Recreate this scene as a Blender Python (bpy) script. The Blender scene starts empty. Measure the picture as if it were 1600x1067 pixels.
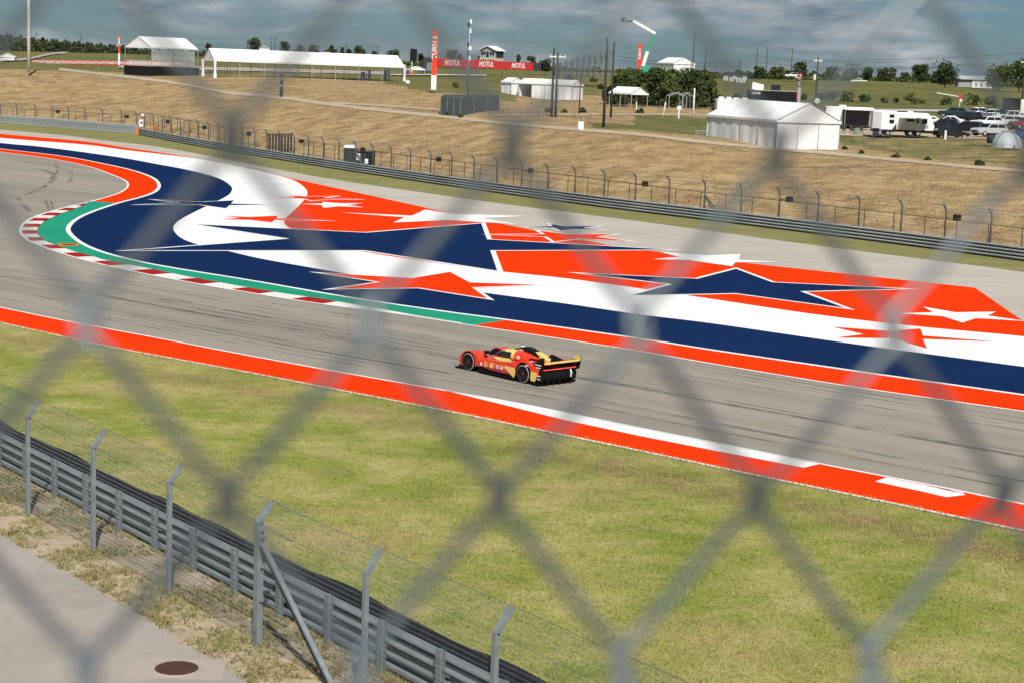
import bpy, bmesh, math, random
import numpy as np
from mathutils import Vector, Matrix, noise as mnoise
random.seed(7); rng = np.random.default_rng(7)
SC = bpy.context.scene
COL = SC.collection
R = math.radians

# ---------------------------------------------------------------- camera, sky, sun, exposure
F_PX, PITCH, ROLL, CAM_H = 2811.0, 0.152675, 0.038, 11.776      # focal length in px of a 1600 px wide frame
_fw = np.array([0, math.cos(PITCH), -math.sin(PITCH)]); _rt0 = np.array([1.0, 0, 0]); _up0 = np.cross(_rt0, _fw)
_rt = math.cos(ROLL)*_rt0 + math.sin(ROLL)*_up0
_up = -math.sin(ROLL)*_rt0 + math.cos(ROLL)*_up0
cd = bpy.data.cameras.new('camera'); cam = bpy.data.objects.new('camera', cd); COL.objects.link(cam)
cam.matrix_world = Matrix(((_rt[0], _up[0], -_fw[0], 0), (_rt[1], _up[1], -_fw[1], 0), (_rt[2], _up[2], -_fw[2], CAM_H), (0, 0, 0, 1)))
cd.sensor_width = 36.0; cd.lens = 36.0*F_PX/1600.0
cd.clip_start = 0.02; cd.clip_end = 30000
cd.dof.use_dof = True; cd.dof.focus_distance = 70.0; cd.dof.aperture_fstop = 9.8
SC.camera = cam

SUN_EL, SUN_AZ = 48.0, 9.0        # degrees; the sun stands behind the camera, a little to its right
sd = bpy.data.lights.new('sun', 'SUN'); sun = bpy.data.objects.new('sun', sd); COL.objects.link(sun)
sd.energy = 5.0; sd.angle = R(0.53); sd.color = (1.0, 0.955, 0.88)
_sv = Vector((math.sin(R(SUN_AZ))*math.cos(R(SUN_EL)), -math.cos(R(SUN_AZ))*math.cos(R(SUN_EL)), math.sin(R(SUN_EL))))
sun.rotation_euler = _sv.to_track_quat('Z', 'Y').to_euler()
sun.location = (20, -60, 60)

W = bpy.data.worlds.new('World'); SC.world = W; W.use_nodes = True
nt = W.node_tree; nt.nodes.clear()
def wn(t): return nt.nodes.new(t)
wo = wn('ShaderNodeOutputWorld'); bg = wn('ShaderNodeBackground')
sky = wn('ShaderNodeTexSky'); sky.sky_type = 'NISHITA'; sky.sun_disc = False
sky.sun_elevation = R(SUN_EL); sky.sun_rotation = R(180-SUN_AZ)
sky.altitude = 200; sky.air_density = 1.0; sky.dust_density = 0.4; sky.ozone_density = 2.0
# broken cloud over the whole dome: streaks low down, banks higher up
tc = wn('ShaderNodeTexCoord'); mp = wn('ShaderNodeMapping'); mp.inputs['Scale'].default_value = (1.0, 1.0, 4.5)
n1 = wn('ShaderNodeTexNoise'); n1.inputs['Scale'].default_value = 9.0; n1.inputs['Detail'].default_value = 7; n1.inputs['Roughness'].default_value = 0.55; n1.inputs['Distortion'].default_value = 0.3
r1 = wn('ShaderNodeValToRGB'); r1.color_ramp.elements[0].position = 0.41; r1.color_ramp.elements[1].position = 0.58
n2 = wn('ShaderNodeTexNoise'); n2.inputs['Scale'].default_value = 20.0; n2.inputs['Detail'].default_value = 6; n2.inputs['Roughness'].default_value = 0.6
r2 = wn('ShaderNodeValToRGB'); r2.color_ramp.elements[0].position = 0.35; r2.color_ramp.elements[1].position = 0.75
r2.color_ramp.elements[0].color = (1.9, 2.6, 3.2, 1); r2.color_ramp.elements[1].color = (6.2, 6.5, 6.8, 1)
mx = wn('ShaderNodeMixRGB'); mx.blend_type = 'MIX'
tint = wn('ShaderNodeMixRGB'); tint.blend_type = 'MULTIPLY'; tint.inputs[0].default_value = 1.0; tint.inputs[2].default_value = (0.27, 0.405, 0.57, 1)
nt.links.new(tc.outputs['Generated'], mp.inputs['Vector']); nt.links.new(mp.outputs['Vector'], n1.inputs['Vector']); nt.links.new(mp.outputs['Vector'], n2.inputs['Vector'])
nt.links.new(n1.outputs['Fac'], r1.inputs['Fac']); nt.links.new(n2.outputs['Fac'], r2.inputs['Fac'])
nt.links.new(sky.outputs['Color'], tint.inputs[1])
nt.links.new(r1.outputs['Color'], mx.inputs[0]); nt.links.new(tint.outputs['Color'], mx.inputs[1]); nt.links.new(r2.outputs['Color'], mx.inputs[2])
nt.links.new(mx.outputs['Color'], bg.inputs['Color']); bg.inputs['Strength'].default_value = 0.08
nt.links.new(bg.outputs[0], wo.inputs[0])
SC.view_settings.view_transform = 'Standard'; SC.view_settings.look = 'None'; SC.view_settings.gamma = 1.0
SC.view_settings.use_curve_mapping = False
SC.view_settings.exposure = 0.10
SC.cycles.max_bounces = 6; SC.cycles.diffuse_bounces = 2; SC.cycles.glossy_bounces = 2; SC.cycles.transparent_max_bounces = 24
SC.cycles.use_denoising = True

# ---------------------------------------------------------------- picture -> place
def ray(x, y): return _fw + _rt*(x-800)/F_PX + _up*(533.5-y)/F_PX
def G(x, y, z=0.0):                      # where the sight line through a picture point meets the level z
    d = ray(x, y); t = (z-CAM_H)/d[2]; return Vector((t*d[0], t*d[1], z))
def AT(x, y, D):                         # the point at forward distance D
    d = ray(x, y); t = D/d[1]; return Vector((t*d[0], D, CAM_H+t*d[2]))
def smooth(pts, n=8, closed=False):      # Catmull-Rom through points
    P = [np.array(p, float) for p in pts]; out = []
    N = len(P)
    rngi = range(N) if closed else range(N-1)
    for i in rngi:
        if closed: a, b, c, d = P[(i-1) % N], P[i], P[(i+1) % N], P[(i+2) % N]
        else:
            b, c = P[i], P[i+1]; a = P[i-1] if i else 2*b-c; d = P[i+2] if i+2 < N else 2*c-b
        for k in range(n):
            t = k/n
            out.append(0.5*((2*b)+(c-a)*t+(2*a-5*b+4*c-d)*t*t+(3*b-a-3*c+d)*t**3))
    if not closed: out.append(P[-1])
    return out
def curve(pts, n=8, z=0.0): return [G(p[0], p[1], z) for p in smooth(pts, n)]
def resample(P, step=None, n=None):
    P = [Vector(p) for p in P]; L = [0]
    for a, b in zip(P, P[1:]): L.append(L[-1]+(b-a).length)
    if n is None: n = max(2, int(round(L[-1]/step))+1)
    out = []; j = 0
    for k in range(n):
        s = L[-1]*k/(n-1)
        while j < len(P)-2 and L[j+1] < s: j += 1
        t = (s-L[j])/max(1e-9, L[j+1]-L[j]); out.append(P[j].lerp(P[j+1], t))
    return out
def offset(P, d):                        # shift a ground path sideways (left positive)
    out = []
    for i, p in enumerate(P):
        t = (P[min(i+1, len(P)-1)]-P[max(i-1, 0)]); t.z = 0; t.normalize()
        out.append(p+Vector((-t.y, t.x, 0))*d)
    return out

# ---------------------------------------------------------------- mesh helpers
class MB:
    def __init__(s): s.v = []; s.f = []; s.m = []; s.uv = None
    def add(s, V, Fs, m=0, M=None):
        o = len(s.v)
        if M is not None: V = [M @ Vector(v) for v in V]
        s.v += [tuple(v) for v in V]; s.f += [tuple(i+o for i in f) for f in Fs]; s.m += [m]*len(Fs); return s
    def box(s, c, d, m=0, rz=0.0, M=None):
        x, y, z = d[0]/2, d[1]/2, d[2]/2
        V = [(-x, -y, -z), (x, -y, -z), (x, y, -z), (-x, y, -z), (-x, -y, z), (x, -y, z), (x, y, z), (-x, y, z)]
        T = Matrix.Translation(c) @ Matrix.Rotation(rz, 4, 'Z')
        if M is not None: T = M @ T
        return s.add([T @ Vector(v) for v in V], [(0, 3, 2, 1), (4, 5, 6, 7), (0, 1, 5, 4), (1, 2, 6, 5), (2, 3, 7, 6), (3, 0, 4, 7)], m)
    def bar(s, a, b, w, h=None, m=0, up=(0, 0, 1)):          # square bar from a to b
        a, b = Vector(a), Vector(b); h = h or w; t = (b-a).normalized(); u = Vector(up)
        if abs(t.dot(u)) > 0.98: u = Vector((0, 1, 0))
        r = t.cross(u).normalized(); u = r.cross(t)
        V = [p + r*i*w/2 + u*j*h/2 for p in (a, b) for i, j in ((-1, -1), (1, -1), (1, 1), (-1, 1))]
        return s.add(V, [(0, 1, 2, 3), (7, 6, 5, 4), (0, 4, 5, 1), (1, 5, 6, 2), (2, 6, 7, 3), (3, 7, 4, 0)], m)
    def tube(s, P, r, n=8, m=0, cap=True, up=(0, 0, 1)):
        P = [Vector(p) for p in P]; rr = r if isinstance(r, (list, tuple)) else [r]*len(P); V = []; Fs = []
        for i, p in enumerate(P):
            t = (P[min(i+1, len(P)-1)]-P[max(i-1, 0)]).normalized(); u = Vector(up)
            if abs(t.dot(u)) > 0.95: u = Vector((0, 1, 0))
            a = t.cross(u).normalized(); b = a.cross(t)
            V += [p + (a*math.cos(2*math.pi*k/n)+b*math.sin(2*math.pi*k/n))*rr[i] for k in range(n)]
        for i in range(len(P)-1):
            for k in range(n): Fs.append((i*n+k, i*n+(k+1) % n, (i+1)*n+(k+1) % n, (i+1)*n+k))
        if cap: Fs += [tuple(range(n))[::-1], tuple((len(P)-1)*n+k for k in range(n))]
        return s.add(V, Fs, m)
    def sweep(s, P, prof, m=0, cap=True, zup=True):          # profile (side, up) swept along a ground path
        P = [Vector(p) for p in P]; n = len(prof); V = []; Fs = []
        for i, p in enumerate(P):
            t = (P[min(i+1, len(P)-1)]-P[max(i-1, 0)]); t.z = 0; t.normalize(); a = Vector((-t.y, t.x, 0))
            V += [p+a*q[0]+Vector((0, 0, q[1])) for q in prof]
        for i in range(len(P)-1):
            for k in range(n): Fs.append((i*n+k, i*n+(k+1) % n, (i+1)*n+(k+1) % n, (i+1)*n+k))
        if cap: Fs += [tuple(range(n)), tuple((len(P)-1)*n+k for k in range(n))[::-1]]
        return s.add(V, Fs, m)
    def prism(s, poly, y0, y1, m=0, M=None, axis='y'):       # polygon in x,z pulled along y
        n = len(poly)
        if axis == 'y': V = [(x, y0, z) for x, z in poly]+[(x, y1, z) for x, z in poly]
        elif axis == 'z': V = [(x, y, y0) for x, y in poly]+[(x, y, y1) for x, y in poly]
        else: V = [(y0, a, b) for a, b in poly]+[(y1, a, b) for a, b in poly]
        Fs = [tuple(range(n)), tuple(range(2*n-1, n-1, -1))]+[(i, i+n, (i+1) % n+n, (i+1) % n) for i in range(n)]
        return s.add(V, Fs, m, M)
    def lathe(s, prof, n=16, m=0, M=None):                   # (r,z) profile about z
        V = []; Fs = []
        for r, z in prof: V += [(r*math.cos(2*math.pi*k/n), r*math.sin(2*math.pi*k/n), z) for k in range(n)]
        for i in range(len(prof)-1):
            for k in range(n): Fs.append((i*n+k, i*n+(k+1) % n, (i+1)*n+(k+1) % n, (i+1)*n+k))
        return s.add(V, Fs, m, M)
    def mesh(s, name, mats, smooth=False, fix=True):
        me = bpy.data.meshes.new(name); me.from_pydata(s.v, [], s.f)
        for mt in mats if isinstance(mats, (list, tuple)) else [mats]: me.materials.append(mt)
        me.polygons.foreach_set('material_index', s.m)
        if fix:
            bm = bmesh.new(); bm.from_mesh(me); bmesh.ops.recalc_face_normals(bm, faces=bm.faces); bm.to_mesh(me); bm.free()
        if smooth: me.polygons.foreach_set('use_smooth', [True]*len(me.polygons))
        me.update(); return me
    def build(s, name, mats, parent=None, smooth=False, bevel=0.0, seg=2, fix=True):
        o = bpy.data.objects.new(name, s.mesh(name, mats, smooth, fix)); COL.objects.link(o)
        if parent is not None: o.parent = parent
        if bevel:
            b = o.modifiers.new('bevel', 'BEVEL'); b.width = bevel; b.segments = seg; b.limit_method = 'ANGLE'; b.angle_limit = R(35); b.harden_normals = False
            if smooth is False: o.data.polygons.foreach_set('use_smooth', [True]*len(o.data.polygons)); o.modifiers.new('wn', 'WEIGHTED_NORMAL')
        return o
def inst(me, name, parent=None, loc=(0, 0, 0), rz=0.0, sc=None, rot=None):
    o = bpy.data.objects.new(name, me); COL.objects.link(o); o.location = loc
    o.rotation_euler = rot if rot else (0, 0, rz)
    if sc: o.scale = sc if isinstance(sc, (tuple, list)) else (sc,)*3
    if parent is not None: o.parent = parent
    return o
def empty(name, loc=(0, 0, 0), rz=0.0):
    o = bpy.data.objects.new(name, None); COL.objects.link(o); o.location = loc; o.rotation_euler = (0, 0, rz); o.empty_display_size = 0.2; return o
def tag(o, label, cat, group=None):
    o['label'] = label; o['category'] = cat
    if group: o['group'] = group
    return o
def setting(o): o['kind'] = 'structure'; return o
def stuff(o): o['kind'] = 'stuff'; return o
def copy_tree(o, parent=None):
    c = o.copy(); COL.objects.link(c); c.parent = parent
    for ch in list(o.children): copy_tree(ch, c)
    return c
def text_mesh(txt, size, mat, extrude=0.0, bold=0.0, shear=0.0, align='CENTER'):
    cu = bpy.data.curves.new('lettering', 'FONT'); cu.body = txt; cu.size = size; cu.extrude = extrude; cu.offset = bold; cu.shear = shear
    cu.align_x = align; cu.align_y = 'CENTER'; cu.resolution_u = 3
    o = bpy.data.objects.new('lettering', cu); COL.objects.link(o)
    dg = bpy.context.evaluated_depsgraph_get(); me = bpy.data.meshes.new_from_object(o.evaluated_get(dg))
    bpy.data.objects.remove(o); bpy.data.curves.remove(cu); me.materials.clear(); me.materials.append(mat); return me

# ---------------------------------------------------------------- materials
def mat(name, col, rough=0.7, metal=0.0, var=0.12, scale=3.0, bump=0.0, bscale=None, col2=None, coords='Object', emit=None, detail=6, stretch=None, spec=0.5, coat=0.0):
    m = bpy.data.materials.new(name); m.use_nodes = True; t = m.node_tree; b = t.nodes['Principled BSDF']
    b.inputs['Roughness'].default_value = rough; b.inputs['Metallic'].default_value = metal; b.inputs['Specular IOR Level'].default_value = spec
    if coat: b.inputs['Coat Weight'].default_value = coat; b.inputs['Coat Roughness'].default_value = 0.08
    c = t.nodes.new('ShaderNodeTexCoord'); src = c.outputs[coords]
    if stretch:
        mp = t.nodes.new('ShaderNodeMapping'); mp.inputs['Scale'].default_value = stretch; t.links.new(src, mp.inputs[0]); src = mp.outputs[0]
    n = t.nodes.new('ShaderNodeTexNoise'); n.inputs['Scale'].default_value = scale; n.inputs['Detail'].default_value = detail; n.inputs['Roughness'].default_value = 0.62
    t.links.new(src, n.inputs['Vector'])
    r = t.nodes.new('ShaderNodeValToRGB'); r.color_ramp.elements[0].position = 0.3; r.color_ramp.elements[1].position = 0.72
    c2 = col2 if col2 else tuple(min(1, x*(1+var)) for x in col); c1 = col if col2 else tuple(x*(1-var) for x in col)
    r.color_ramp.elements[0].color = (*c1, 1); r.color_ramp.elements[1].color = (*c2, 1)
    t.links.new(n.outputs['Fac'], r.inputs['Fac']); t.links.new(r.outputs['Color'], b.inputs['Base Color'])
    if bump:
        n2 = t.nodes.new('ShaderNodeTexNoise'); n2.inputs['Scale'].default_value = bscale or scale*6; n2.inputs['Detail'].default_value = 5; t.links.new(src, n2.inputs['Vector'])
        bp = t.nodes.new('ShaderNodeBump'); bp.inputs['Strength'].default_value = 1.0; bp.inputs['Distance'].default_value = bump
        t.links.new(n2.outputs['Fac'], bp.inputs['Height']); t.links.new(bp.outputs['Normal'], b.inputs['Normal'])
    if emit: b.inputs['Emission Color'].default_value = (*col, 1); b.inputs['Emission Strength'].default_value = emit
    return m
def node_layers(m, base, layers, coords='Object', rough=0.9, bump=None):
    """base colour overlaid with noise-masked colours: (colour, scale, lo, hi, stretch, amount)"""
    t = m.node_tree; b = t.nodes['Principled BSDF']; b.inputs['Roughness'].default_value = rough
    c = t.nodes.new('ShaderNodeTexCoord'); cur = None
    for i, (col, sc, lo, hi, st, amt) in enumerate(layers):
        mp = t.nodes.new('ShaderNodeMapping'); mp.inputs['Scale'].default_value = st or (1, 1, 1); mp.inputs['Location'].default_value = (i*13.7, i*7.1, 0); t.links.new(c.outputs[coords], mp.inputs[0])
        n = t.nodes.new('ShaderNodeTexNoise'); n.inputs['Scale'].default_value = sc; n.inputs['Detail'].default_value = 6; n.inputs['Roughness'].default_value = 0.6; t.links.new(mp.outputs[0], n.inputs['Vector'])
        mr = t.nodes.new('ShaderNodeMapRange'); mr.inputs['From Min'].default_value = lo; mr.inputs['From Max'].default_value = hi; mr.inputs['To Max'].default_value = amt; t.links.new(n.outputs['Fac'], mr.inputs['Value'])
        x = t.nodes.new('ShaderNodeMixRGB'); t.links.new(mr.outputs[0], x.inputs[0]); x.inputs[2].default_value = (*col, 1)
        if cur is None: x.inputs[1].default_value = (*base, 1)
        else: t.links.new(cur, x.inputs[1])
        cur = x.outputs[0]
    t.links.new(cur, b.inputs['Base Color'])
    if bump:
        n = t.nodes.new('ShaderNodeTexNoise'); n.inputs['Scale'].default_value = bump[0]; n.inputs['Detail'].default_value = 5; t.links.new(c.outputs[coords], n.inputs['Vector'])
        bp = t.nodes.new('ShaderNodeBump'); bp.inputs['Distance'].default_value = bump[1]; bp.inputs['Strength'].default_value = 1.0
        t.links.new(n.outputs['Fac'], bp.inputs['Height']); t.links.new(bp.outputs['Normal'], b.inputs['Normal'])
    return m
def newmat(name):
    m = bpy.data.materials.new(name); m.use_nodes = True; return m
def leafmat(name, c1, c2, scale=0.6):
    m = mat(name, c1, 0.75, col2=c2, scale=scale, coords='Object', spec=0.25)
    return m
# ---------------------------------------------------------------- terrain behind the far barrier
_h = lambda x: 101.3+0.038*(x-800)
TAB = {   # picture column: (picture row, distance) of the ground
 0:   [(192.6, 272), (150, 298), (106, 330), (96, 420), (85, 620), (78, 900)],
 200: [(210, 252), (160, 285), (119, 320), (107, 400), (88, 620), (83, 900)],
 400: [(244, 209.5), (200, 232), (148, 265), (117.5, 320), (107.5, 450), (99, 650), (94, 900)],
 550: [(268, 188), (225, 206), (160, 240), (128, 300), (115, 450), (106, 650), (99, 900)],
 700: [(291, 171), (240, 187), (183, 215), (171, 226), (139, 262), (119.5, 420), (112, 600), (107, 900)],
 800: [(305.5, 162), (250, 177), (193, 205), (175, 226), (151, 330), (126, 420), (116, 600), (109, 900)],
 900: [(319, 154), (260, 170), (199, 196), (180, 240), (158, 310), (130, 420), (118, 600), (112, 900)],
 1000: [(332, 148.5), (270, 163), (206, 188), (180, 245), (165, 285), (140, 420), (122, 600), (115, 900)],
 1200: [(357, 137.6), (290, 153), (229, 190), (196, 245), (181, 285), (160, 350), (123, 650), (119, 900)],
 1400: [(382.5, 128), (310, 144), (251, 170), (214, 235), (200, 260), (173, 330), (160, 370), (127, 650), (124, 900)],
 1600: [(409, 119.5), (330, 136), (265, 160), (231, 200), (206, 250), (181, 310), (165, 360), (140, 600), (134, 900)],
}
_cols = sorted(TAB); _U = []; _DG = np.concatenate([np.arange(100, 460, 2.0), np.arange(460, 1000, 10.0), np.array([1000, 1500, 2500, 6000.0])])
_Z = []; _DB = []
for x in _cols:
    L = TAB[x]; zs = [CAM_H-(y-_h(x))/F_PX*D*1.02 for y, D in L]; zs[0] = 0.0
    D = [d for _, d in L]+[2500, 6000]; zs = zs+[zs[-1]+0.6, zs[-1]-1]
    _U.append((x-800)/F_PX+0.0045); _DB.append(D[0]); _Z.append(np.interp(_DG, D, zs, left=0.0))
_U = np.array(_U); _Z = np.array(_Z); _DB = np.array(_DB)
UF = np.concatenate([[-1.6, -0.9, -0.6], np.linspace(-0.42, 0.42, 141), [0.6, 0.9, 1.6]])
_DBF = np.interp(UF, _U, _DB)
ZF = np.array([[np.interp(u, _U, _Z[:, j]) for j in range(len(_DG))] for u in UF])
_k = np.exp(-0.5*(np.arange(-8, 9)/3.5)**2); _k /= _k.sum()
for i in range(len(UF)):
    pad = np.concatenate([[ZF[i, 0]]*8, ZF[i], [ZF[i, -1]]*8]); ZF[i] = np.convolve(pad, _k, 'valid')
_k2 = np.exp(-0.5*(np.arange(-6, 7)/3.0)**2); _k2 /= _k2.sum()
for j in range(len(_DG)):
    pad = np.concatenate([[ZF[0, j]]*6, ZF[:, j], [ZF[-1, j]]*6]); ZF[:, j] = np.convolve(pad, _k2, 'valid')
_sm = lambda t: np.clip(t, 0, 1)**2*(3-2*np.clip(t, 0, 1))
ZF = np.maximum(ZF, 0)*_sm((_DG[None, :]-_DBF[:, None]-4.0)/13.0)
def gz(X, Y):                                # ground height
    u = min(max(X/max(Y, 1), UF[0]), UF[-1]); d = min(max(Y, _DG[0]), _DG[-1])
    i = min(np.searchsorted(UF, u), len(UF)-1); i = max(i, 1); j = max(1, min(np.searchsorted(_DG, d), len(_DG)-1))
    a = (u-UF[i-1])/(UF[i]-UF[i-1]); b = (d-_DG[j-1])/(_DG[j]-_DG[j-1])
    z = float((ZF[i-1, j-1]*(1-a)+ZF[i, j-1]*a)*(1-b)+(ZF[i-1, j]*(1-a)+ZF[i, j]*a)*b)
    return z if z < 0.2 else z+min(1, (z-0.2)/1.5)*(0.25*mnoise.noise(Vector((X*0.06, Y*0.06, 0)))+0.10*mnoise.noise(Vector((X*0.25, Y*0.2, 3))))
def HIT(x, y, d0=110, d1=1200):              # where the sight line meets the terrain
    d = ray(x, y); D = d0
    while D < d1:
        t = D/d[1]
        if CAM_H+t*d[2] <= gz(t*d[0], D): break
        D += 0.5
    t = D/d[1]; return Vector((t*d[0], D, gz(t*d[0], D)))
def ON(x, D, y=150):                         # on the terrain at distance D, in picture column x
    d = ray(x, y); t = D/d[1]; return Vector((t*d[0], D, gz(t*d[0], D)))
def px(D): return D/F_PX                     # metres per picture pixel at distance D

# ---- where the far ground is green and where it is dry (kind of grass, by place)
def green_at(u, D):
    x = u*F_PX+800-12
    crest = np.interp(x, [0, 200, 400, 550, 630, 700, 800, 900, 1000, 1110, 1200, 1320, 1400, 1600], [332, 345, 345, 318, 268, 258, 400, 198, 193, 193, 240, 196, 178, 166])
    g = float(_sm((D-crest)/8.0))
    if 772 < x < 960 and 215 < D < 345: g = 0.12
    if 960 < x < 1090 and 255 < D < 300: g = 0.25
    if 1300 < x < 1650 and D < 235: g *= 0.55
    if 640 < x < 780 and D > 262: g = 1.0
    db = np.interp(u, _U, _DB)
    if D < db+7: g = max(g, 0.35*float(_sm((db+7-D)/4)))
    return g
nU, nD = len(UF), None
Dg = np.concatenate([[2, 20, 60], _DG])
V = []; A = []
for u in UF:
    for D in Dg:
        X = u*D; z = gz(X, D) if D >= 100 else 0.0
        V.append((X, D, z-0.06)); A.append(green_at(u, D) if D >= 100 else 0.8)
n = len(Dg)
Fc = [(i*n+j, (i+1)*n+j, (i+1)*n+j+1, i*n+j+1) for i in range(len(UF)-1) for j in range(n-1)]
me = bpy.data.meshes.new('ground'); me.from_pydata(V, [], Fc); me.polygons.foreach_set('use_smooth', [True]*len(Fc))
at = me.attributes.new('green', 'FLOAT', 'POINT'); at.data.foreach_set('value', A)
M_GROUND = newmat('dry bank and meadow')
t = M_GROUND.node_tree; b = t.nodes['Principled BSDF']; b.inputs['Roughness'].default_value = 0.95; b.inputs['Specular IOR Level'].default_value = 0.1
def _noise(t, src, scale, st=(1, 1, 1), detail=6, rough=0.62):
    mp = t.nodes.new('ShaderNodeMapping'); mp.inputs['Scale'].default_value = st; t.links.new(src, mp.inputs[0])
    n = t.nodes.new('ShaderNodeTexNoise'); n.inputs['Scale'].default_value = scale; n.inputs['Detail'].default_value = detail; n.inputs['Roughness'].default_value = rough; t.links.new(mp.outputs[0], n.inputs['Vector']); return n.outputs['Fac']
def _ramp(t, fac, stops):
    r = t.nodes.new('ShaderNodeValToRGB'); e = r.color_ramp.elements
    while len(e) < len(stops): e.new(0.5)
    for k, (p, c) in enumerate(stops): e[k].position = p; e[k].color = (*c, 1)
    t.links.new(fac, r.inputs['Fac']); return r.outputs['Color']
def _mix(t, fac, a, b, mode='MIX'):
    x = t.nodes.new('ShaderNodeMixRGB'); x.blend_type = mode
    for k, v in ((0, fac), (1, a), (2, b)):
        if isinstance(v, (int, float)): x.inputs[k].default_value = v
        elif isinstance(v, tuple): x.inputs[k].default_value = (*v, 1)
        else: t.links.new(v, x.inputs[k])
    return x.outputs[0]
def _range(t, v, a, b, c=0.0, d=1.0):
    m = t.nodes.new('ShaderNodeMapRange'); t.links.new(v, m.inputs['Value'])
    for k, q in (('From Min', a), ('From Max', b), ('To Min', c), ('To Max', d)): m.inputs[k].default_value = q
    return m.outputs[0]
tcg = t.nodes.new('ShaderNodeTexCoord').outputs['Object']
dry = _ramp(t, _noise(t, tcg, 0.55, (0.8, 0.8, 1), 8, 0.72), [(0.30, (0.16, 0.102, 0.046)), (0.46, (0.30, 0.208, 0.104)), (0.58, (0.385, 0.280, 0.148)), (0.75, (0.46, 0.350, 0.205))])
dry = _mix(t, _range(t, _noise(t, tcg, 0.045, (0.6, 1.5, 1)), 0.52, 0.7, 0, 0.5), dry, (0.20, 0.142, 0.072))
dry = _mix(t, _range(t, _noise(t, tcg, 0.22, (0.45, 1.0, 1), 8, 0.7), 0.54, 0.68, 0, 0.65), dry, (0.145, 0.108, 0.056))
grn = _ramp(t, _noise(t, tcg, 0.5, (0.5, 1, 1)), [(0.32, (0.060, 0.072, 0.022)), (0.5, (0.118, 0.125, 0.036)), (0.7, (0.21, 0.19, 0.075))])
grn = _mix(t, _range(t, _noise(t, tcg, 0.018, (1, 1, 1), 8, 0.65), 0.42, 0.6, 0, 0.75), grn, (0.175, 0.150, 0.060))
grn = _mix(t, _range(t, _noise(t, tcg, 0.06, (1, 1, 1), 7, 0.7), 0.52, 0.66, 0, 0.7), grn, (0.055, 0.068, 0.022))
ag = t.nodes.new('ShaderNodeAttribute'); ag.attribute_name = 'green'
edge = t.nodes.new('ShaderNodeMath'); edge.operation = 'ADD'; t.links.new(ag.outputs['Fac'], edge.inputs[0]); t.links.new(_range(t, _noise(t, tcg, 0.3), 0.3, 0.7, -0.3, 0.3), edge.inputs[1])
t.links.new(_mix(t, _range(t, edge.outputs[0], 0.3, 0.7), dry, grn), b.inputs['Base Color'])
bp = t.nodes.new('ShaderNodeBump'); bp.inputs['Distance'].default_value = 0.25; bp.inputs['Strength'].default_value = 1.0
t.links.new(_noise(t, tcg, 0.9, (0.8, 1, 1), 8, 0.7), bp.inputs['Height']); t.links.new(bp.outputs[0], b.inputs['Normal'])
me.materials.append(M_GROUND)
setting(inst(me, 'ground'))

# ---------------------------------------------------------------- flat ground: sheets a few millimetres apart
def sheet(name, pts, z, m):
    me = bpy.data.meshes.new(name); me.from_pydata([(p[0], p[1], z) for p in pts], [], [tuple(range(len(pts)))])
    bm = bmesh.new(); bm.from_mesh(me); bmesh.ops.recalc_face_normals(bm, faces=bm.faces)
    for f in bm.faces:
        if f.normal.z < 0: f.normal_flip()
    bmesh.ops.triangulate(bm, faces=bm.faces); bm.to_mesh(me); bm.free(); me.materials.append(m)
    o = inst(me, name); return setting(o)
def ribbon(name, A, B, z, m, n=None):
    n = n or max(len(A), len(B)); A = resample(A, n=n); B = resample(B, n=n)
    mb = MB(); mb.add([(p.x, p.y, z) for p in A]+[(p.x, p.y, z) for p in B], [(i, i+1, n+i+1, n+i) for i in range(n-1)])
    return setting(mb.build(name, m))

EDGE_FAR = [(-160, 190), (0, 203), (104, 212.5), (162, 220), (260, 232), (400, 259), (512, 279.5), (650, 300), (800, 321), (1000, 346.5), (1200, 374), (1400, 400), (1550, 419), (1760, 448)]
EDGE_RED_TOP = [(430, 274), (490, 287), (550, 300), (655, 323), (700, 333), (775, 348.5), (842, 362), (959, 385), (1018, 392.5), (1154, 410), (1294, 425.5), (1523, 450)]
RED_WHITE = [(429, 273.8), (452, 280), (468, 287.5), (480, 300), (475, 313), (456, 333), (444, 346), (455, 358), (500, 378), (580, 396), (680, 411), (775, 424), (900, 437.5), (1080, 463), (1276, 492), (1440, 511), (1600, 526), (1760, 545)]
WHITE_BLUE = [(-160, 206), (0, 224), (60, 229.6), (130, 238.5), (195, 248), (247, 257.5), (292, 266), (338, 278), (359, 290), (362, 299), (352, 308.6), (318, 325), (283, 343), (271, 355), (276, 367), (292, 377), (318, 385), (354, 392.5), (406, 404.5), (487, 419), (560, 431), (660, 444), (764, 459), (887, 475.5), (1000, 492), (1119, 506.6), (1337, 538), (1600, 573), (1760, 595)]
BLUE_IN = [(-160, 213), (0, 233), (97, 244.6), (162, 256.6), (211, 268), (240, 279.4), (248.6, 290.5), (242, 300.5), (221, 308.6), (185, 318), (146, 331), (120, 343), (107, 356), (110.5, 367), (130, 382), (162, 395), (208, 407), (260, 417.5), (390, 438.6), (550, 466), (700, 488), (794, 500.5), (1000, 529.5), (1119, 548), (1337, 579.7), (1600, 617), (1760, 640)]
TRACK_IN = [(-160, 217), (0, 238), (81, 249), (140, 261.5), (175.5, 274), (195, 282.6), (200, 289), (196.6, 295.6), (182, 304), (143, 315.3), (114, 322), (71.5, 333.5), (45.5, 344), (33.5, 355), (33.5, 366), (45.5, 377), (68, 386.6), (101, 398), (140, 409), (195, 422), (260, 435), (325, 447), (390, 458), (455, 468.5), (520, 478), (625, 491.5), (737.5, 509), (850, 526), (1000, 549), (1119, 569.6), (1337, 605), (1600, 643), (1760, 668)]
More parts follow.
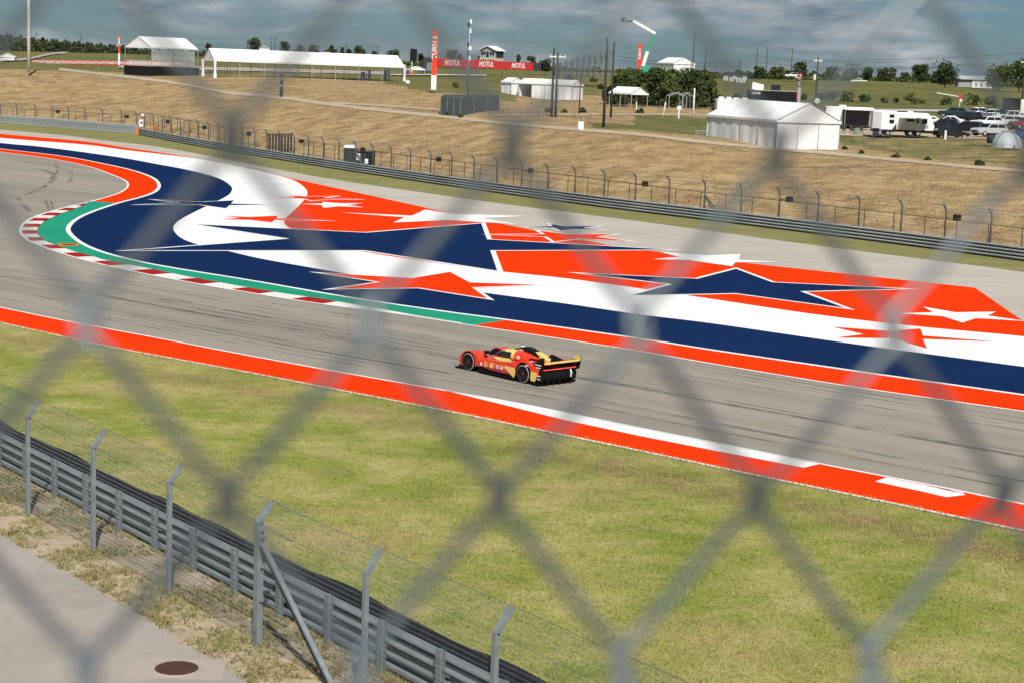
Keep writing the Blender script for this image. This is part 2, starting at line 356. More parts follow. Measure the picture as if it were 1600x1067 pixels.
NEAR_TOP = [(-260, 428), (-120, 455.5), (0, 480.5), (107, 502.5), (250, 529), (400, 557.5), (550, 584.5), (690, 608.8), (800, 628), (900, 648), (1000, 668.5), (1140, 696), (1280, 724), (1420, 751), (1560, 779), (1760, 822)]
NEAR_BOT = [(-260, 450), (-120, 478), (0, 504.5), (160, 539.5), (280, 562), (400, 584), (550, 613), (700, 642), (850, 673), (1000, 704), (1200, 746), (1400, 787), (1600, 829), (1760, 862)]
RED_TOP_L = [(-160, 194), (0, 209.8), (130, 221.5), (195, 231.3), (260, 240.5), (310, 248.8)]          # outer red stripe, left
RED_BOT_L = [(-160, 199.5), (0, 216), (130, 226.5), (195, 235), (260, 242.6), (310, 249.0)]
cFAR = curve(EDGE_FAR); cIN = curve(TRACK_IN); cBI = curve(BLUE_IN); cWB = curve(WHITE_BLUE); cRW = curve(RED_WHITE); cNT = curve(NEAR_TOP); cNB = curve(NEAR_BOT)

# asphalt: a sheet laid out along the near edge so that rubber marks run with the track
M_ASPH = newmat('track asphalt'); t = M_ASPH.node_tree; b = t.nodes['Principled BSDF']; b.inputs['Roughness'].default_value = 0.82; b.inputs['Specular IOR Level'].default_value = 0.35
uvn = t.nodes.new('ShaderNodeUVMap').outputs[0]
base = _ramp(t, _noise(t, uvn, 1.0, (0.05, 0.6, 1), 8), [(0.3, (0.240, 0.212, 0.170)), (0.5, (0.292, 0.261, 0.212)), (0.72, (0.335, 0.300, 0.247))])
base = _mix(t, _range(t, _noise(t, uvn, 1.0, (0.012, 2.2, 1), 5), 0.55, 0.72, 0, 0.42), base, (0.10, 0.093, 0.085))
base = _mix(t, _range(t, _noise(t, uvn, 1.0, (0.02, 7.0, 1), 4), 0.60, 0.75, 0, 0.5), base, (0.085, 0.08, 0.075))
base = _mix(t, _range(t, _noise(t, uvn, 1.0, (0.025, 0.11, 1), 3), 0.42, 0.62, 0, 0.38), base, (0.135, 0.124, 0.110))
base = _mix(t, _range(t, _noise(t, uvn, 22.0, (1, 1, 1), 3), 0.35, 0.7, 0, 0.35), base, (0.29, 0.27, 0.235))
t.links.new(base, b.inputs['Base Color'])
bp = t.nodes.new('ShaderNodeBump'); bp.inputs['Distance'].default_value = 0.006; t.links.new(_noise(t, uvn, 40.0), bp.inputs['Height']); t.links.new(bp.outputs[0], b.inputs['Normal'])
A0 = resample(cNT, step=3.0); _d0 = (A0[0]-A0[1]).normalized(); A0 = [A0[0]+_d0*3.0*k for k in range(60, 0, -1)]+A0; rows = [0, 2, 4, 7, 10, 14, 20, 30, 40, 50, 60, 70, 80, 95, 110, 130, 150]
_fx = np.array([p.x for p in cFAR]); _fy = np.array([p.y for p in cFAR]); _so = np.argsort(_fx)
mb = MB(); UVv = []; s = 0
for r_ in rows:
    for i, p in enumerate(offset(A0, 0)):
        t0 = (A0[min(i+1, len(A0)-1)]-A0[max(i-1, 0)]).normalized(); q = p+Vector((-t0.y, t0.x, 0))*(r_-0.35); mb.v.append((q.x, q.y, 0.0)); UVv.append((i*3.0, r_))
nA = len(A0)
for r_ in range(len(rows)-1):
    for i in range(nA-1):
        q = mb.v[(r_+1)*nA+i]
        if q[1] > np.interp(q[0], _fx[_so], _fy[_so])-1.0 or q[0] < -75: continue
        mb.f.append((r_*nA+i, r_*nA+i+1, (r_+1)*nA+i+1, (r_+1)*nA+i)); mb.m.append(0)
tr = mb.build('track', M_ASPH); setting(tr)
uvl = tr.data.uv_layers.new(name='UVMap')
for lp in tr.data.loops: uvl.data[lp.index].uv = UVv[lp.vertex_index]

def paint(name, col, wear=0.12, rough=0.55):
    m = newmat(name); t = m.node_tree; b = t.nodes['Principled BSDF']; b.inputs['Roughness'].default_value = rough; b.inputs['Specular IOR Level'].default_value = 0.0
    c = t.nodes.new('ShaderNodeTexCoord').outputs['Object']
    k = _ramp(t, _noise(t, c, 0.25), [(0.3, tuple(x*(1-wear*0.6) for x in col)), (0.7, tuple(min(1, x*(1+wear*0.4)) for x in col))])
    k = _mix(t, _range(t, _noise(t, c, 1.6, (0.15, 1.0, 1), 8, 0.7), 0.56, 0.78, 0, wear*2.2), k, tuple(x*0.62+0.006 for x in col))
    k = _mix(t, _range(t, _noise(t, c, 30.0, (1, 1, 1), 2), 0.55, 0.8, 0, wear*1.6), k, tuple(x*0.55+0.012 for x in col))
    t.links.new(k, b.inputs['Base Color']); bp = t.nodes.new('ShaderNodeBump'); bp.inputs['Distance'].default_value = 0.004; t.links.new(_noise(t, c, 60.0), bp.inputs['Height']); t.links.new(bp.outputs[0], b.inputs['Normal'])
    return m
P_WHITE = paint('white road paint', (0.76, 0.755, 0.75), 0.13); P_RED = paint('red road paint', (0.81, 0.040, 0.005), 0.20); P_BLUE = paint('navy road paint', (0.0080, 0.0235, 0.080), 0.18)
P_GREEN = paint('green road paint', (0.020, 0.27, 0.165), 0.22); P_KRED = paint('dark red kerb paint', (0.33, 0.020, 0.018), 0.25); P_ORANGE = paint('orange road paint', (0.60, 0.22, 0.03), 0.4)
P_KWHITE = paint('worn white kerb paint', (0.66, 0.64, 0.60), 0.2)
M_RUNOFF = node_layers(newmat('runoff asphalt'), (0.43, 0.395, 0.335), [((0.36, 0.328, 0.275), 0.08, 0.4, 0.65, (0.5, 1.5, 1), 0.8), ((0.50, 0.46, 0.40), 0.5, 0.5, 0.75, (0.3, 1.5, 1), 0.6), ((0.30, 0.275, 0.235), 9.0, 0.55, 0.8, None, 0.5)], bump=(30, 0.004))
sheet('runoff', cFAR+cIN[::-1], 0.004, M_RUNOFF)
# painted bands
redtop = curve(EDGE_RED_TOP)+[G(1580, 489.5), G(1650, 536), G(1760, 560)]
sheet('runoff_red_paint', redtop+cRW[::-1], 0.008, P_RED)
wtop = curve(RED_BOT_L)+[G(360, 258), G(400, 266.5), G(429, 273.8)]
sheet('runoff_white_paint', wtop+cRW[1:]+cWB[::-1], 0.0082, P_WHITE)
ribbon('runoff_red_stripe', curve(RED_TOP_L), curve(RED_BOT_L), 0.012, P_RED)
sheet('runoff_blue_paint', cWB+cBI[::-1], 0.012, P_BLUE)
# band along the inside of the corner: red, green, red
def cut(poly, x0, y0, x1, y1):      # index range of a ground curve between two picture points
    a = min(range(len(poly)), key=lambda i: (poly[i]-G(x0, y0)).length); c = min(range(len(poly)), key=lambda i: (poly[i]-G(x1, y1)).length); return poly[a:c+1]
inL = cut(cIN, -160, 217, 143, 315.3); biL = cut(cBI, -160, 213, 185, 318)
inG = cut(cIN, 143, 315.3, 737.5, 509); biG = cut(cBI, 185, 318, 794, 500.5)
inR = cut(cIN, 737.5, 509, 1760, 668); biR = cut(cBI, 794, 500.5, 1760, 640)
sheet('corner_red_band', inL+biL[::-1], 0.014, P_RED); sheet('corner_green_band', inG+biG[::-1], 0.014, P_GREEN); sheet('corner_red_band', inR+biR[::-1], 0.014, P_RED)
def line(name, P, w, z, m=None, step=0.8):
    P = resample(P, step=step); A = offset(P, w/2); B = offset(P, -w/2); return ribbon(name, A, B, z, m or P_WHITE, n=len(P))
line('inner_white_line', cBI, 0.30, 0.018); line('track_edge_line', cIN, 0.17, 0.018)
# near side: red band with white edge lines, white wedge and white teeth
ribbon('near_red_band', cNT, cNB, 0.008, P_RED)
line('near_edge_line', cNT, 0.14, 0.012); line('near_outer_line', cNB, 0.16, 0.012)
sheet('near_white_wedge', [G(*p) for p in [(690, 608.6), (800, 628.5), (900, 648.5), (1000, 669), (1140, 696.5), (1281, 724.6), (1256, 730.5), (1120, 704.5), (1000, 681), (880, 655.5), (780, 630.5)]], 0.012, P_WHITE)
# kerb stones: red and white blocks with a sloped face round the inside of the corner
KERB_IN = [(140, 316.3), (126.5, 323.8), (110, 330), (95, 335), (84.5, 340), (71, 346.5), (62, 354), (58, 361.5), (60.5, 370.5), (72.5, 379), (86, 384.2), (104, 390.4), (120.5, 396), (147.5, 403), (162.5, 407.5), (200, 415), (231.5, 421), (260, 427), (299, 435), (351, 444.5), (390, 451.6), (445, 460.5), (500, 468.5), (550, 477), (610, 487.5), (670, 498.4), (735, 508.6)]
kin = resample(curve(KERB_IN), n=401); kout = resample(offset(cut(cIN, 143, 315.3, 737.5, 509), 0.10), n=401)
LK = sum((kout[i+1]-kout[i]).length for i in range(400)); print('KERB length', LK)
kerb = empty('kerb', kout[200]); setting(kerb)
KEND = min(range(401), key=lambda i: (kout[i]-G(500, 475.5)).length)/400; nblk = 29; i0 = 0
for k in range(nblk):
    i1 = int(round(400*KEND*(k+1)/(nblk-1))); 
    if k == nblk-1: i1 = 400
    mb = MB(); V = []
    idx = list(range(i0, i1+1)) if k < nblk-1 else list(range(i0, i1+1, 4))
    for i in idx:
        a, c = kout[i], kin[i]
        V += [(a.x, a.y, 0.016), (*(a.lerp(c, 0.75)).xy, 0.06), (c.x, c.y, 0.055), (c.x, c.y, 0.0)]
    mb.add(V, [(4*j+q, 4*j+4+q, 4*j+5+q, 4*j+1+q) for j in range(len(idx)-1) for q in range(3)])
    o = mb.build('kerb_block', P_KWHITE if k % 2 == 0 else P_KRED); o.parent = kerb; o.matrix_parent_inverse = Matrix.Translation(-kerb.location)
    i0 = i1
# serrated teeth of the near kerb
nk = empty('near_kerb', G(1440, 760)); setting(nk)
def tooth(p, m):
    mb = MB(); P = [G(*q) for q in p]; n = len(P)
    mb.add([(q.x, q.y, 0.0) for q in P]+[(q.x, q.y, 0.02) for q in P], [tuple(range(n, 2*n))]+[(i, (i+1) % n, (i+1) % n+n, i+n) for i in range(n)])
    o = mb.build('kerb_block', m); o.parent = nk; o.matrix_parent_inverse = Matrix.Translation(-nk.location)
tooth([(1385, 746.2), (1442, 757.5), (1480, 764.8), (1435, 766.5), (1404, 760), (1368, 752.2)], P_WHITE)
tooth([(1442.5, 757.6), (1504, 769.8), (1508, 773), (1478, 776.5), (1436, 766.6), (1480.5, 765)], P_WHITE)
for a, c in ():
    ya, yc = 725.5+(a-1284)*0.197, 725.5+(c-1284)*0.197
    tooth([(a, ya+.4), (c, yc+.4), (c-14, yc+6), (a+6, ya+5)], P_RED)

# stars
def star(pts, fill, z, outline=0.0, zo=None):
    P = [G(*p) for p in pts]
    if sum(a.x*b_.y-b_.x*a.y for a, b_ in zip(P, P[1:]+P[:1])) < 0: P = P[::-1]
    if outline:
        n = len(P); Q = []
        for i in range(n):
            a, p, c = P[i-1], P[i], P[(i+1) % n]
            e1 = (p-a).normalized(); e2 = (c-p).normalized(); n1 = Vector((e1.y, -e1.x, 0)); n2 = Vector((e2.y, -e2.x, 0))
            mvec = (n1+n2); L = mvec.length; mvec = mvec/max(L, 1e-6); k = outline/max(0.16, mvec.dot(n1)); k = min(k, outline*7)
            Q.append(p+mvec*k)
        sheet('painted_star_outline', Q, z-0.003, P_WHITE)
    sheet('painted_star', P, z, fill)
star([(307, 351.5), (572, 364.5), (752, 350), (761, 375), (1048, 391), (766, 392), (777, 424), (570, 392), (208, 392), (453, 374)], P_BLUE, 0.022, 0.32)
star([(909, 428), (1090, 436.6), (1150, 421), (1206, 442), (1412, 452), (1250, 456), (1320, 482), (1149, 459), (987, 462.4), (1051, 445)], P_BLUE, 0.022, 0.26)
star([(501, 427.5), (644, 435.7), (703, 426), (734, 442.5), (839, 446), (737, 450), (762, 467.6), (655, 450.7), (520, 452.6), (595, 441.7)], P_RED, 0.026, 0.22)
star([(533, 333), (644, 338), (664, 328.5), (711, 335.6), (826, 338.6), (754, 342), (809, 351.4), (700, 345), (614.5, 348.7), (632, 340.5)], P_WHITE, 0.027)
star([(1031, 395), (1105, 400), (1157, 398), (1154, 407), (1224, 410.4), (1149, 411), (1144, 417), (1075, 407.5), (1020, 406), (1062, 402.5)], P_WHITE, 0.027)
star([(1442, 480), (1493, 489), (1556, 488), (1543, 494), (1602, 502.5), (1525, 498), (1504, 505), (1473, 495), (1401, 490.4), (1458, 489)], P_WHITE, 0.022)
star([(1302, 511.4), (1390, 518), (1438, 514), (1442, 525), (1552, 534), (1442, 530), (1448, 544.7), (1394, 529), (1307, 528), (1350, 522.8)], P_RED, 0.022)
star([(242, 313), (318, 316.4), (365.6, 314), (361, 319), (419, 320.6), (359, 321.5), (352.6, 326.5), (312, 320.6), (221, 320.6), (283, 317.8)], P_BLUE, 0.022, 0.22)
star([(351, 338.5), (390, 340), (434, 338), (432, 342), (504, 345.4), (430, 344.3), (424, 348.3), (390, 344.4), (344, 343.4), (374, 341.5)], P_RED, 0.022, 0.20)
star([(449, 306), (480, 308), (524, 307.5), (505, 310), (558, 312.4), (510, 312.7), (487, 314.5), (476, 311.5), (426, 308.6), (462, 308.7)], P_RED, 0.022, 0.24)
star([(471, 319.3), (503, 319), (505, 316.5), (530, 318.5), (567, 318.5), (545, 321), (568, 325), (530, 323.2), (505, 325.8), (503, 321.5)], P_WHITE, 0.022)
star([(859.5, 350.7), (882.5, 354.5), (935, 354), (910, 357), (942, 360), (900, 358.9), (875, 361), (866, 356.6), (822, 355.5), (864, 354.3)], P_BLUE, 0.022, 0.20)
star([(775, 367.5), (852, 367), (842, 361.5), (884, 367), (963, 367), (931, 371), (985, 378), (906, 374), (866, 378.5), (855, 371)], P_RED, 0.030, 0.26)
sheet('orange_painted_patch', [G(*p) for p in [(88, 380.5), (125, 381.5), (121, 385.2), (95, 385)]], 0.018, P_ORANGE)
sheet('orange_painted_lettering', [G(*p) for p in [(95, 381.8), (119, 382.4), (116, 384.2), (99, 384)]], 0.022, P_KRED)

# skid marks: thin sheets of rubber
M_SKID = mat('rubber mark', (0.075, 0.070, 0.064), 0.7, scale=0.6, col2=(0.13, 0.12, 0.105), stretch=(1, 1, 1))
_t = M_SKID.node_tree; _tr = _t.nodes.new('ShaderNodeBsdfTransparent'); _ms = _t.nodes.new('ShaderNodeMixShader'); _t.links.new(_tr.outputs[0], _ms.inputs[1]); _t.links.new(_t.nodes['Principled BSDF'].outputs[0], _ms.inputs[2]); _t.links.new(_ms.outputs[0], _t.nodes['Material Output'].inputs['Surface'])
_t.links.new(_range(_t, _noise(_t, _t.nodes.new('ShaderNodeTexCoord').outputs['Object'], 0.35, (1, 1, 1), 5, 0.7), 0.38, 0.68, 0.0, 0.5), _ms.inputs[0])
_rs = random.Random(11); _cc = resample(cNT, step=1.5)
for _k in range(24):
    _v = _rs.choice((2.0, 3.5, 5, 6, 7.5, 8.5, 10, 11))+_rs.uniform(-.6, .6); _a = _rs.randrange(0, len(_cc)-20); _n = _rs.randrange(12, 50); _dr = _rs.uniform(-.03, .05)
    _seg = _cc[_a:_a+_n]
    _pp = []
    for _i, _p in enumerate(_seg):
        _tv = (_seg[min(_i+1, len(_seg)-1)]-_seg[max(_i-1, 0)]).normalized(); _pp.append(_p+Vector((-_tv.y, _tv.x, 0))*(_v+_dr*_i))
    line('skid_mark', _pp, _rs.uniform(.08, .2), 0.0045+_k*0.00002, M_SKID, 1.5)
def skid(pts, w, z=0.006): line('skid_mark', [G(*p) for p in smooth(pts, 8)], w, z, M_SKID, 0.7)
for pts, w in (([(10, 262), (60, 265), (85, 275), (70, 292), (40, 305)], .5), ([(20, 250), (90, 262), (112, 272), (108, 286)], .35), ([(86, 256), (90, 268), (78, 280)], .3), ([(27, 309), (38, 322), (47, 332)], .4), ([(70, 312), (76, 326), (80, 331)], .25), ([(80, 315), (83, 329)], .2), ([(0, 432), (110, 441), (230, 459), (330, 480), (420, 497)], .22), ([(0, 421), (100, 428), (210, 441), (300, 457), (430, 480), (560, 500)], .18), ([(130, 450), (240, 466), (330, 487), (520, 520), (700, 548)], .15), ([(0, 445), (120, 458), (230, 475), (360, 500)], .12), ([(560, 512), (700, 533), (850, 556), (1010, 580)], .14), ([(950, 596), (1130, 624), (1320, 660), (1600, 712)], .12), ([(1000, 575), (1200, 606), (1400, 640), (1600, 672)], .14), ([(480, 545), (640, 572), (700, 582)], .13)):
    skid(pts, w)
sheet('yellow_scuff', [G(*p) for p in [(1287, 698), (1330, 707), (1340, 712), (1318, 709), (1288, 701.5)]], 0.006, mat('yellow dust scuff', (0.30, 0.25, 0.12), 0.9, scale=3, col2=(0.24, 0.215, 0.17)))

# ---------------------------------------------------------------- grass, verge, access road
M_GRASS = newmat('mown grass'); t = M_GRASS.node_tree; b = t.nodes['Principled BSDF']; b.inputs['Roughness'].default_value = 0.9; b.inputs['Specular IOR Level'].default_value = 0.03
def grass_colour(t, c):
    g = _ramp(t, _noise(t, c, 0.45, (0.8, 0.8, 1), 8, 0.68), [(0.26, (0.120, 0.165, 0.026)), (0.43, (0.215, 0.250, 0.050)), (0.56, (0.320, 0.312, 0.098)), (0.72, (0.46, 0.390, 0.195))])
    g = _mix(t, _range(t, _noise(t, c, 0.09, (0.9, 0.9, 1), 4), 0.48, 0.66, 0, 0.6), g, (0.400, 0.330, 0.135))
    g = _mix(t, _range(t, _noise(t, c, 0.22, (1, 1, 1), 5), 0.60, 0.72, 0, 0.65), g, (0.150, 0.195, 0.034))
    g = _mix(t, _range(t, _noise(t, c, 0.13, (1, 1.2, 1), 8, 0.72), 0.54, 0.66, 0, 0.6), g, (0.40, 0.290, 0.150))
    g = _mix(t, _range(t, _noise(t, c, 1.4, (1, 1, 1), 7, 0.75), 0.5, 0.7, 0, 0.55), g, (0.135, 0.165, 0.030))
    g = _mix(t, _range(t, _noise(t, c, 0.75, (0.6, 1.3, 1), 7, 0.75), 0.54, 0.72, 0, 0.6), g, (0.47, 0.385, 0.20))
    g = _mix(t, _range(t, _noise(t, c, 6.0, (1, 1, 1), 4), 0.5, 0.75, 0, 0.35), g, (0.140, 0.140, 0.045))
    return g
cg = t.nodes.new('ShaderNodeTexCoord').outputs['Object']; gcol = grass_colour(t, cg)
# worn brown strip a few metres from the kerb: distance from the kerb line is stored on the sheet
wear = t.nodes.new('ShaderNodeAttribute'); wear.attribute_name = 'wear'
ws = t.nodes.new('ShaderNodeMath'); ws.operation = 'MULTIPLY'; t.links.new(wear.outputs['Fac'], ws.inputs[0]); t.links.new(_range(t, _noise(t, cg, 0.35, (1, 1, 1), 6, 0.7), 0.36, 0.52), ws.inputs[1])
t.links.new(_mix(t, ws.outputs[0], gcol, _ramp(t, _noise(t, cg, 5.0), [(0.3, (0.12, 0.075, 0.04)), (0.7, (0.25, 0.17, 0.095))])), b.inputs['Base Color'])
bp = t.nodes.new('ShaderNodeBump'); bp.inputs['Distance'].default_value = 0.05; t.links.new(_noise(t, cg, 9.0, (1, 1, 1), 6, 0.7), bp.inputs['Height']); t.links.new(bp.outputs[0], b.inputs['Normal'])
P0, P1 = G(402, 1008.5), G(42, 803); FD = (P0-P1).normalized(); FN = Vector((-FD.y, FD.x, 0))         # near fence line, running right and towards the camera
if FN.y < 0: FN = -FN
fence_pt = lambda k: P0+FD*4.0*k
NB2 = resample(offset(cNB, 0.0), step=1.5); _e = (NB2[-1]-NB2[-2]).normalized(); _s = (NB2[0]-NB2[1]).normalized(); NB2 = [NB2[0]+_s*k for k in (40, 20, 8)]+NB2+[NB2[-1]+_e*k for k in (3, 8, 16, 30, 60)]; far_side = [p for p in NB2]
mb = MB(); AW = []; rows = [0, .5, 1, 1.6, 2.3, 3, 4, 5, 7, 10, 14, 20, 28, 38, 55, 85]
for r_ in rows:
    for i, p in enumerate(offset(NB2, -r_+0.1)):
        mb.v.append((p.x, p.y, -0.008)); AW.append(0.9*math.exp(-((r_-2.6)/1.2)**2)*(0.9 if p.x > 0 else 0.5)+0.25*math.exp(-(r_/0.7)**2))
nn = len(NB2)
for r_ in range(len(rows)-1):
    for i in range(nn-1): mb.f.append((r_*nn+i, r_*nn+i+1, (r_+1)*nn+i+1, (r_+1)*nn+i)); mb.m.append(0)
gr = mb.build('grass_verge', M_GRASS); setting(gr); a_ = gr.data.attributes.new('wear', 'FLOAT', 'POINT'); a_.data.foreach_set('value', AW)
farg = [p+Vector((0, 0, 0)) for p in cFAR]
BASE_RAIL = [(217.5, 211.5), (300, 227.5), (400, 244.5), (525, 265), (650, 284), (800, 305.7), (950, 326), (1100, 344.5), (1200, 357), (1400, 382.5), (1600, 409), (1760, 430)]
BASE_WALL = [(-160, 180), (0, 192.6), (60, 197), (130, 203), (212, 209.3)]
cRAIL = curve(BASE_RAIL); cWALL = curve(BASE_WALL)
backline = offset(cWALL+cRAIL, 5.0)
M_FGRASS = node_layers(newmat('far verge grass'), (0.17, 0.165, 0.045), [((0.235, 0.205, 0.075), 0.3, 0.45, 0.62, (0.5, 1.2, 1), 0.8), ((0.09, 0.105, 0.022), 0.7, 0.55, 0.72, (0.5, 1.2, 1), 0.6), ((0.25, 0.21, 0.10), 2.0, 0.55, 0.8, None, 0.6)], bump=(4, 0.05))
ribbon('far_grass_strip', cFAR, backline, -0.004, M_FGRASS, n=240)

M_DIRT = node_layers(newmat('dirt with weeds'), (0.42, 0.34, 0.24), [((0.29, 0.225, 0.15), 1.1, 0.45, 0.65, None, 0.8), ((0.17, 0.165, 0.055), 0.55, 0.50, 0.64, None, 0.8), ((0.54, 0.45, 0.34), 1.6, 0.55, 0.7, None, 0.7), ((0.10, 0.08, 0.05), 9, 0.52, 0.75, None, 0.6)], bump=(7, 0.06))
M_ROAD = node_layers(newmat('service road concrete'), (0.335, 0.296, 0.262), [((0.27, 0.240, 0.212), 0.3, 0.4, 0.65, None, 0.8), ((0.38, 0.340, 0.305), 1.4, 0.5, 0.75, None, 0.6), ((0.20, 0.185, 0.17), 14, 0.6, 0.8, None, 0.6)], bump=(20, 0.004))
ROAD_EDGE = [(-140, 770), (-60, 805), (0, 834), (45, 862), (120, 902), (175, 935), (225, 965), (295, 1010), (362, 1050), (450, 1110), (560, 1190)]
cRE = curve(ROAD_EDGE)
rail_near = lambda s, o=1.55: P0+FD*s+FN*o
sheet('dirt_verge', cRE+[rail_near(s_) for s_ in np.linspace(24, -36, 25)], -0.002, M_DIRT)
sheet('service_road', cRE+[p+Vector((-14, -8, 0)) for p in cRE[::-1]], 0.004, M_ROAD)

def blades(name, pts, hmin, hmax, m, per=4, spread=0.04, lean=0.5):
    """grass tufts as one mesh: every blade a thin triangle"""
    n = len(pts)*per; c = np.repeat(np.array([(p[0], p[1], p[2]) for p in pts]), per, 0)
    a = rng.uniform(0, 2*np.pi, n); r = rng.uniform(0, spread, n); h = rng.uniform(hmin, hmax, n); w = rng.uniform(0.006, 0.014, n)
    base = c+np.stack([np.cos(a)*r, np.sin(a)*r, np.zeros(n)], 1); d = rng.uniform(0, 2*np.pi, n)
    side = np.stack([np.cos(d), np.sin(d), np.zeros(n)], 1)*w[:, None]
    l = rng.uniform(0, 2*np.pi, n); tip = base+np.stack([np.cos(l)*h*lean, np.sin(l)*h*lean, h], 1)
    V = np.empty((n*3, 3)); V[0::3] = base-side; V[1::3] = base+side; V[2::3] = tip
    me = bpy.data.meshes.new(name); me.vertices.add(n*3); me.vertices.foreach_set('co', V.ravel()); me.loops.add(n*3); me.polygons.add(n)
    me.loops.foreach_set('vertex_index', np.arange(n*3, dtype=np.int32)); me.polygons.foreach_set('loop_start', np.arange(0, n*3, 3, dtype=np.int32)); me.polygons.foreach_set('loop_total', np.full(n, 3, dtype=np.int32))
    me.materials.append(m); me.update(calc_edges=True); o = inst(me, name); return stuff(o)
M_BLADE = newmat('grass blades'); t = M_BLADE.node_tree; b = t.nodes['Principled BSDF']; b.inputs['Roughness'].default_value = 0.8; b.inputs['Specular IOR Level'].default_value = 0.2
cg = t.nodes.new('ShaderNodeTexCoord').outputs['Object']; gi = t.nodes.new('ShaderNodeNewGeometry')
k_ = _mix(t, _range(t, gi.outputs['Random Per Island'], 0, 1, 0, 0.4), grass_colour(t, cg), (0.42, 0.36, 0.15)); t.links.new(_mix(t, _range(t, gi.outputs['Random Per Island'], 0.6, 0.9, 0, 0.35), k_, (0.17, 0.22, 0.045)), b.inputs['Base Color'])
def inpoly(p, poly):
    c = False; j = len(poly)-1
    for i in range(len(poly)):
        if (poly[i][1] > p[1]) != (poly[j][1] > p[1]) and p[0] < (poly[j][0]-poly[i][0])*(p[1]-poly[i][1])/(poly[j][1]-poly[i][1])+poly[i][0]: c = not c
        j = i
    return c
nbx = sorted([(p.x, p.y) for p in NB2]); nbX = np.array([q[0] for q in nbx]); nbY = np.array([q[1] for q in nbx])
N = 240000; Y = 24+56*rng.power(1.0, N); X = rng.uniform(-0.33, 0.33, N)*Y
keep = (Y < np.interp(X, nbX, nbY)-0.1)
fs = ((X-P0.x)*FN.x+(Y-P0.y)*FN.y); keep &= fs > 3.0
near_w = np.clip(1.25-(Y-24)/45.0, 0.25, 1); keep &= rng.random(N) < near_w
blades('grass', [(x, y, -0.01) for x, y in zip(X[keep], Y[keep])], 0.02, 0.055, M_BLADE, per=4, spread=0.10, lean=0.9)
_ed = resample(cNB, step=0.10); blades('grass_edge', [(p.x+random.gauss(0, .05), p.y+random.gauss(-.10, .07), 0.0) for p in _ed if p.y < 95 for _q in range(2)], 0.04, 0.13, M_BLADE, per=4, spread=0.07, lean=0.8)
# weeds on the dirt verge
M_WEED = newmat('weeds'); t = M_WEED.node_tree; b = t.nodes['Principled BSDF']; b.inputs['Roughness'].default_value = 0.85; gi = t.nodes.new('ShaderNodeNewGeometry'); cg = t.nodes.new('ShaderNodeTexCoord').outputs['Object']
k_ = _ramp(t, gi.outputs['Random Per Island'], [(0.0, (0.14, 0.165, 0.035)), (0.45, (0.24, 0.23, 0.07)), (0.7, (0.38, 0.30, 0.15)), (1.0, (0.27, 0.18, 0.095))]); t.links.new(k_, b.inputs['Base Color'])
pts = []; re = [(p.x, p.y) for p in cRE]; poly = re+[(rail_near(s_, 1.9).x, rail_near(s_, 1.9).y) for s_ in (24, -36)]
while len(pts) < 6500:
    s_ = random.uniform(-22, 14); o = random.uniform(-5, 1.9); p = P0+FD*s_+FN*o
    if not inpoly(p, poly): continue
    q = mnoise.noise(Vector((p.x*0.7, p.y*0.7, 2)))+0.5*mnoise.noise(Vector((p.x*2, p.y*2, 5)))
    if q > random.uniform(-0.35, 0.35): pts.append((p.x, p.y, 0))
blades('weeds', pts, 0.04, 0.15, M_WEED, per=7, spread=0.09, lean=0.9)
# low weeds along the foot of the far fence
pts = []
BL = resample(offset(cRAIL, 2.2), step=0.5)
for p in BL:
    if mnoise.noise(Vector((p.x*0.12, p.y*0.12, 9))) > 0.02:
        for _ in range(10): q = p+Vector((random.gauss(0, .5), random.gauss(0, .7), 0)); pts.append((q.x, q.y, gz(q.x, q.y)-0.05))
M_FWEED = mat('far weeds', (0.10, 0.105, 0.03), 0.9, col2=(0.24, 0.19, 0.08), scale=0.8)
def blades_wide(name, pts, hmin, hmax, m, per, spread): o = blades(name, pts, hmin, hmax, m, per, spread, 0.4); return o
blades_wide('fence_foot_weeds', pts, 0.2, 0.8, M_FWEED, 8, 0.3)

# dry grass tufts on the bank
M_STRAW = newmat('straw'); t = M_STRAW.node_tree; b = t.nodes['Principled BSDF']; b.inputs['Roughness'].default_value = 0.9; gi = t.nodes.new('ShaderNodeNewGeometry')
t.links.new(_ramp(t, gi.outputs['Random Per Island'], [(0.0, (0.18, 0.12, 0.055)), (0.5, (0.29, 0.205, 0.10)), (1.0, (0.38, 0.28, 0.15))]), b.inputs['Base Color'])
pts = []
while len(pts) < 14000:
    u = random.uniform(-.31, .31); db = float(np.interp(u, _U, _DB)); D = db+6+random.random()**1.4*75; X = u*D
    if green_at(u, D) < 0.4 and mnoise.noise(Vector((X*.15, D*.15, 4)))+.4*mnoise.noise(Vector((X*.5, D*.5, 1))) > random.uniform(-.5, .5): pts.append((X, D, gz(X, D)-.08))
P_ = np.array(pts); n = len(P_)*3; c = np.repeat(P_, 3, 0)+np.concatenate([rng.normal(0, .18, (n, 2)), np.zeros((n, 1))], 1); h = rng.uniform(.06, .20, n); w = rng.uniform(.02, .05, n); d = rng.uniform(0, 2*np.pi, n)
V = np.empty((n*3, 3)); sd_ = np.stack([np.cos(d), np.sin(d), np.zeros(n)], 1)*w[:, None]; V[0::3] = c-sd_; V[1::3] = c+sd_; V[2::3] = c+np.concatenate([rng.normal(0, .10, (n, 2)), h[:, None]], 1)
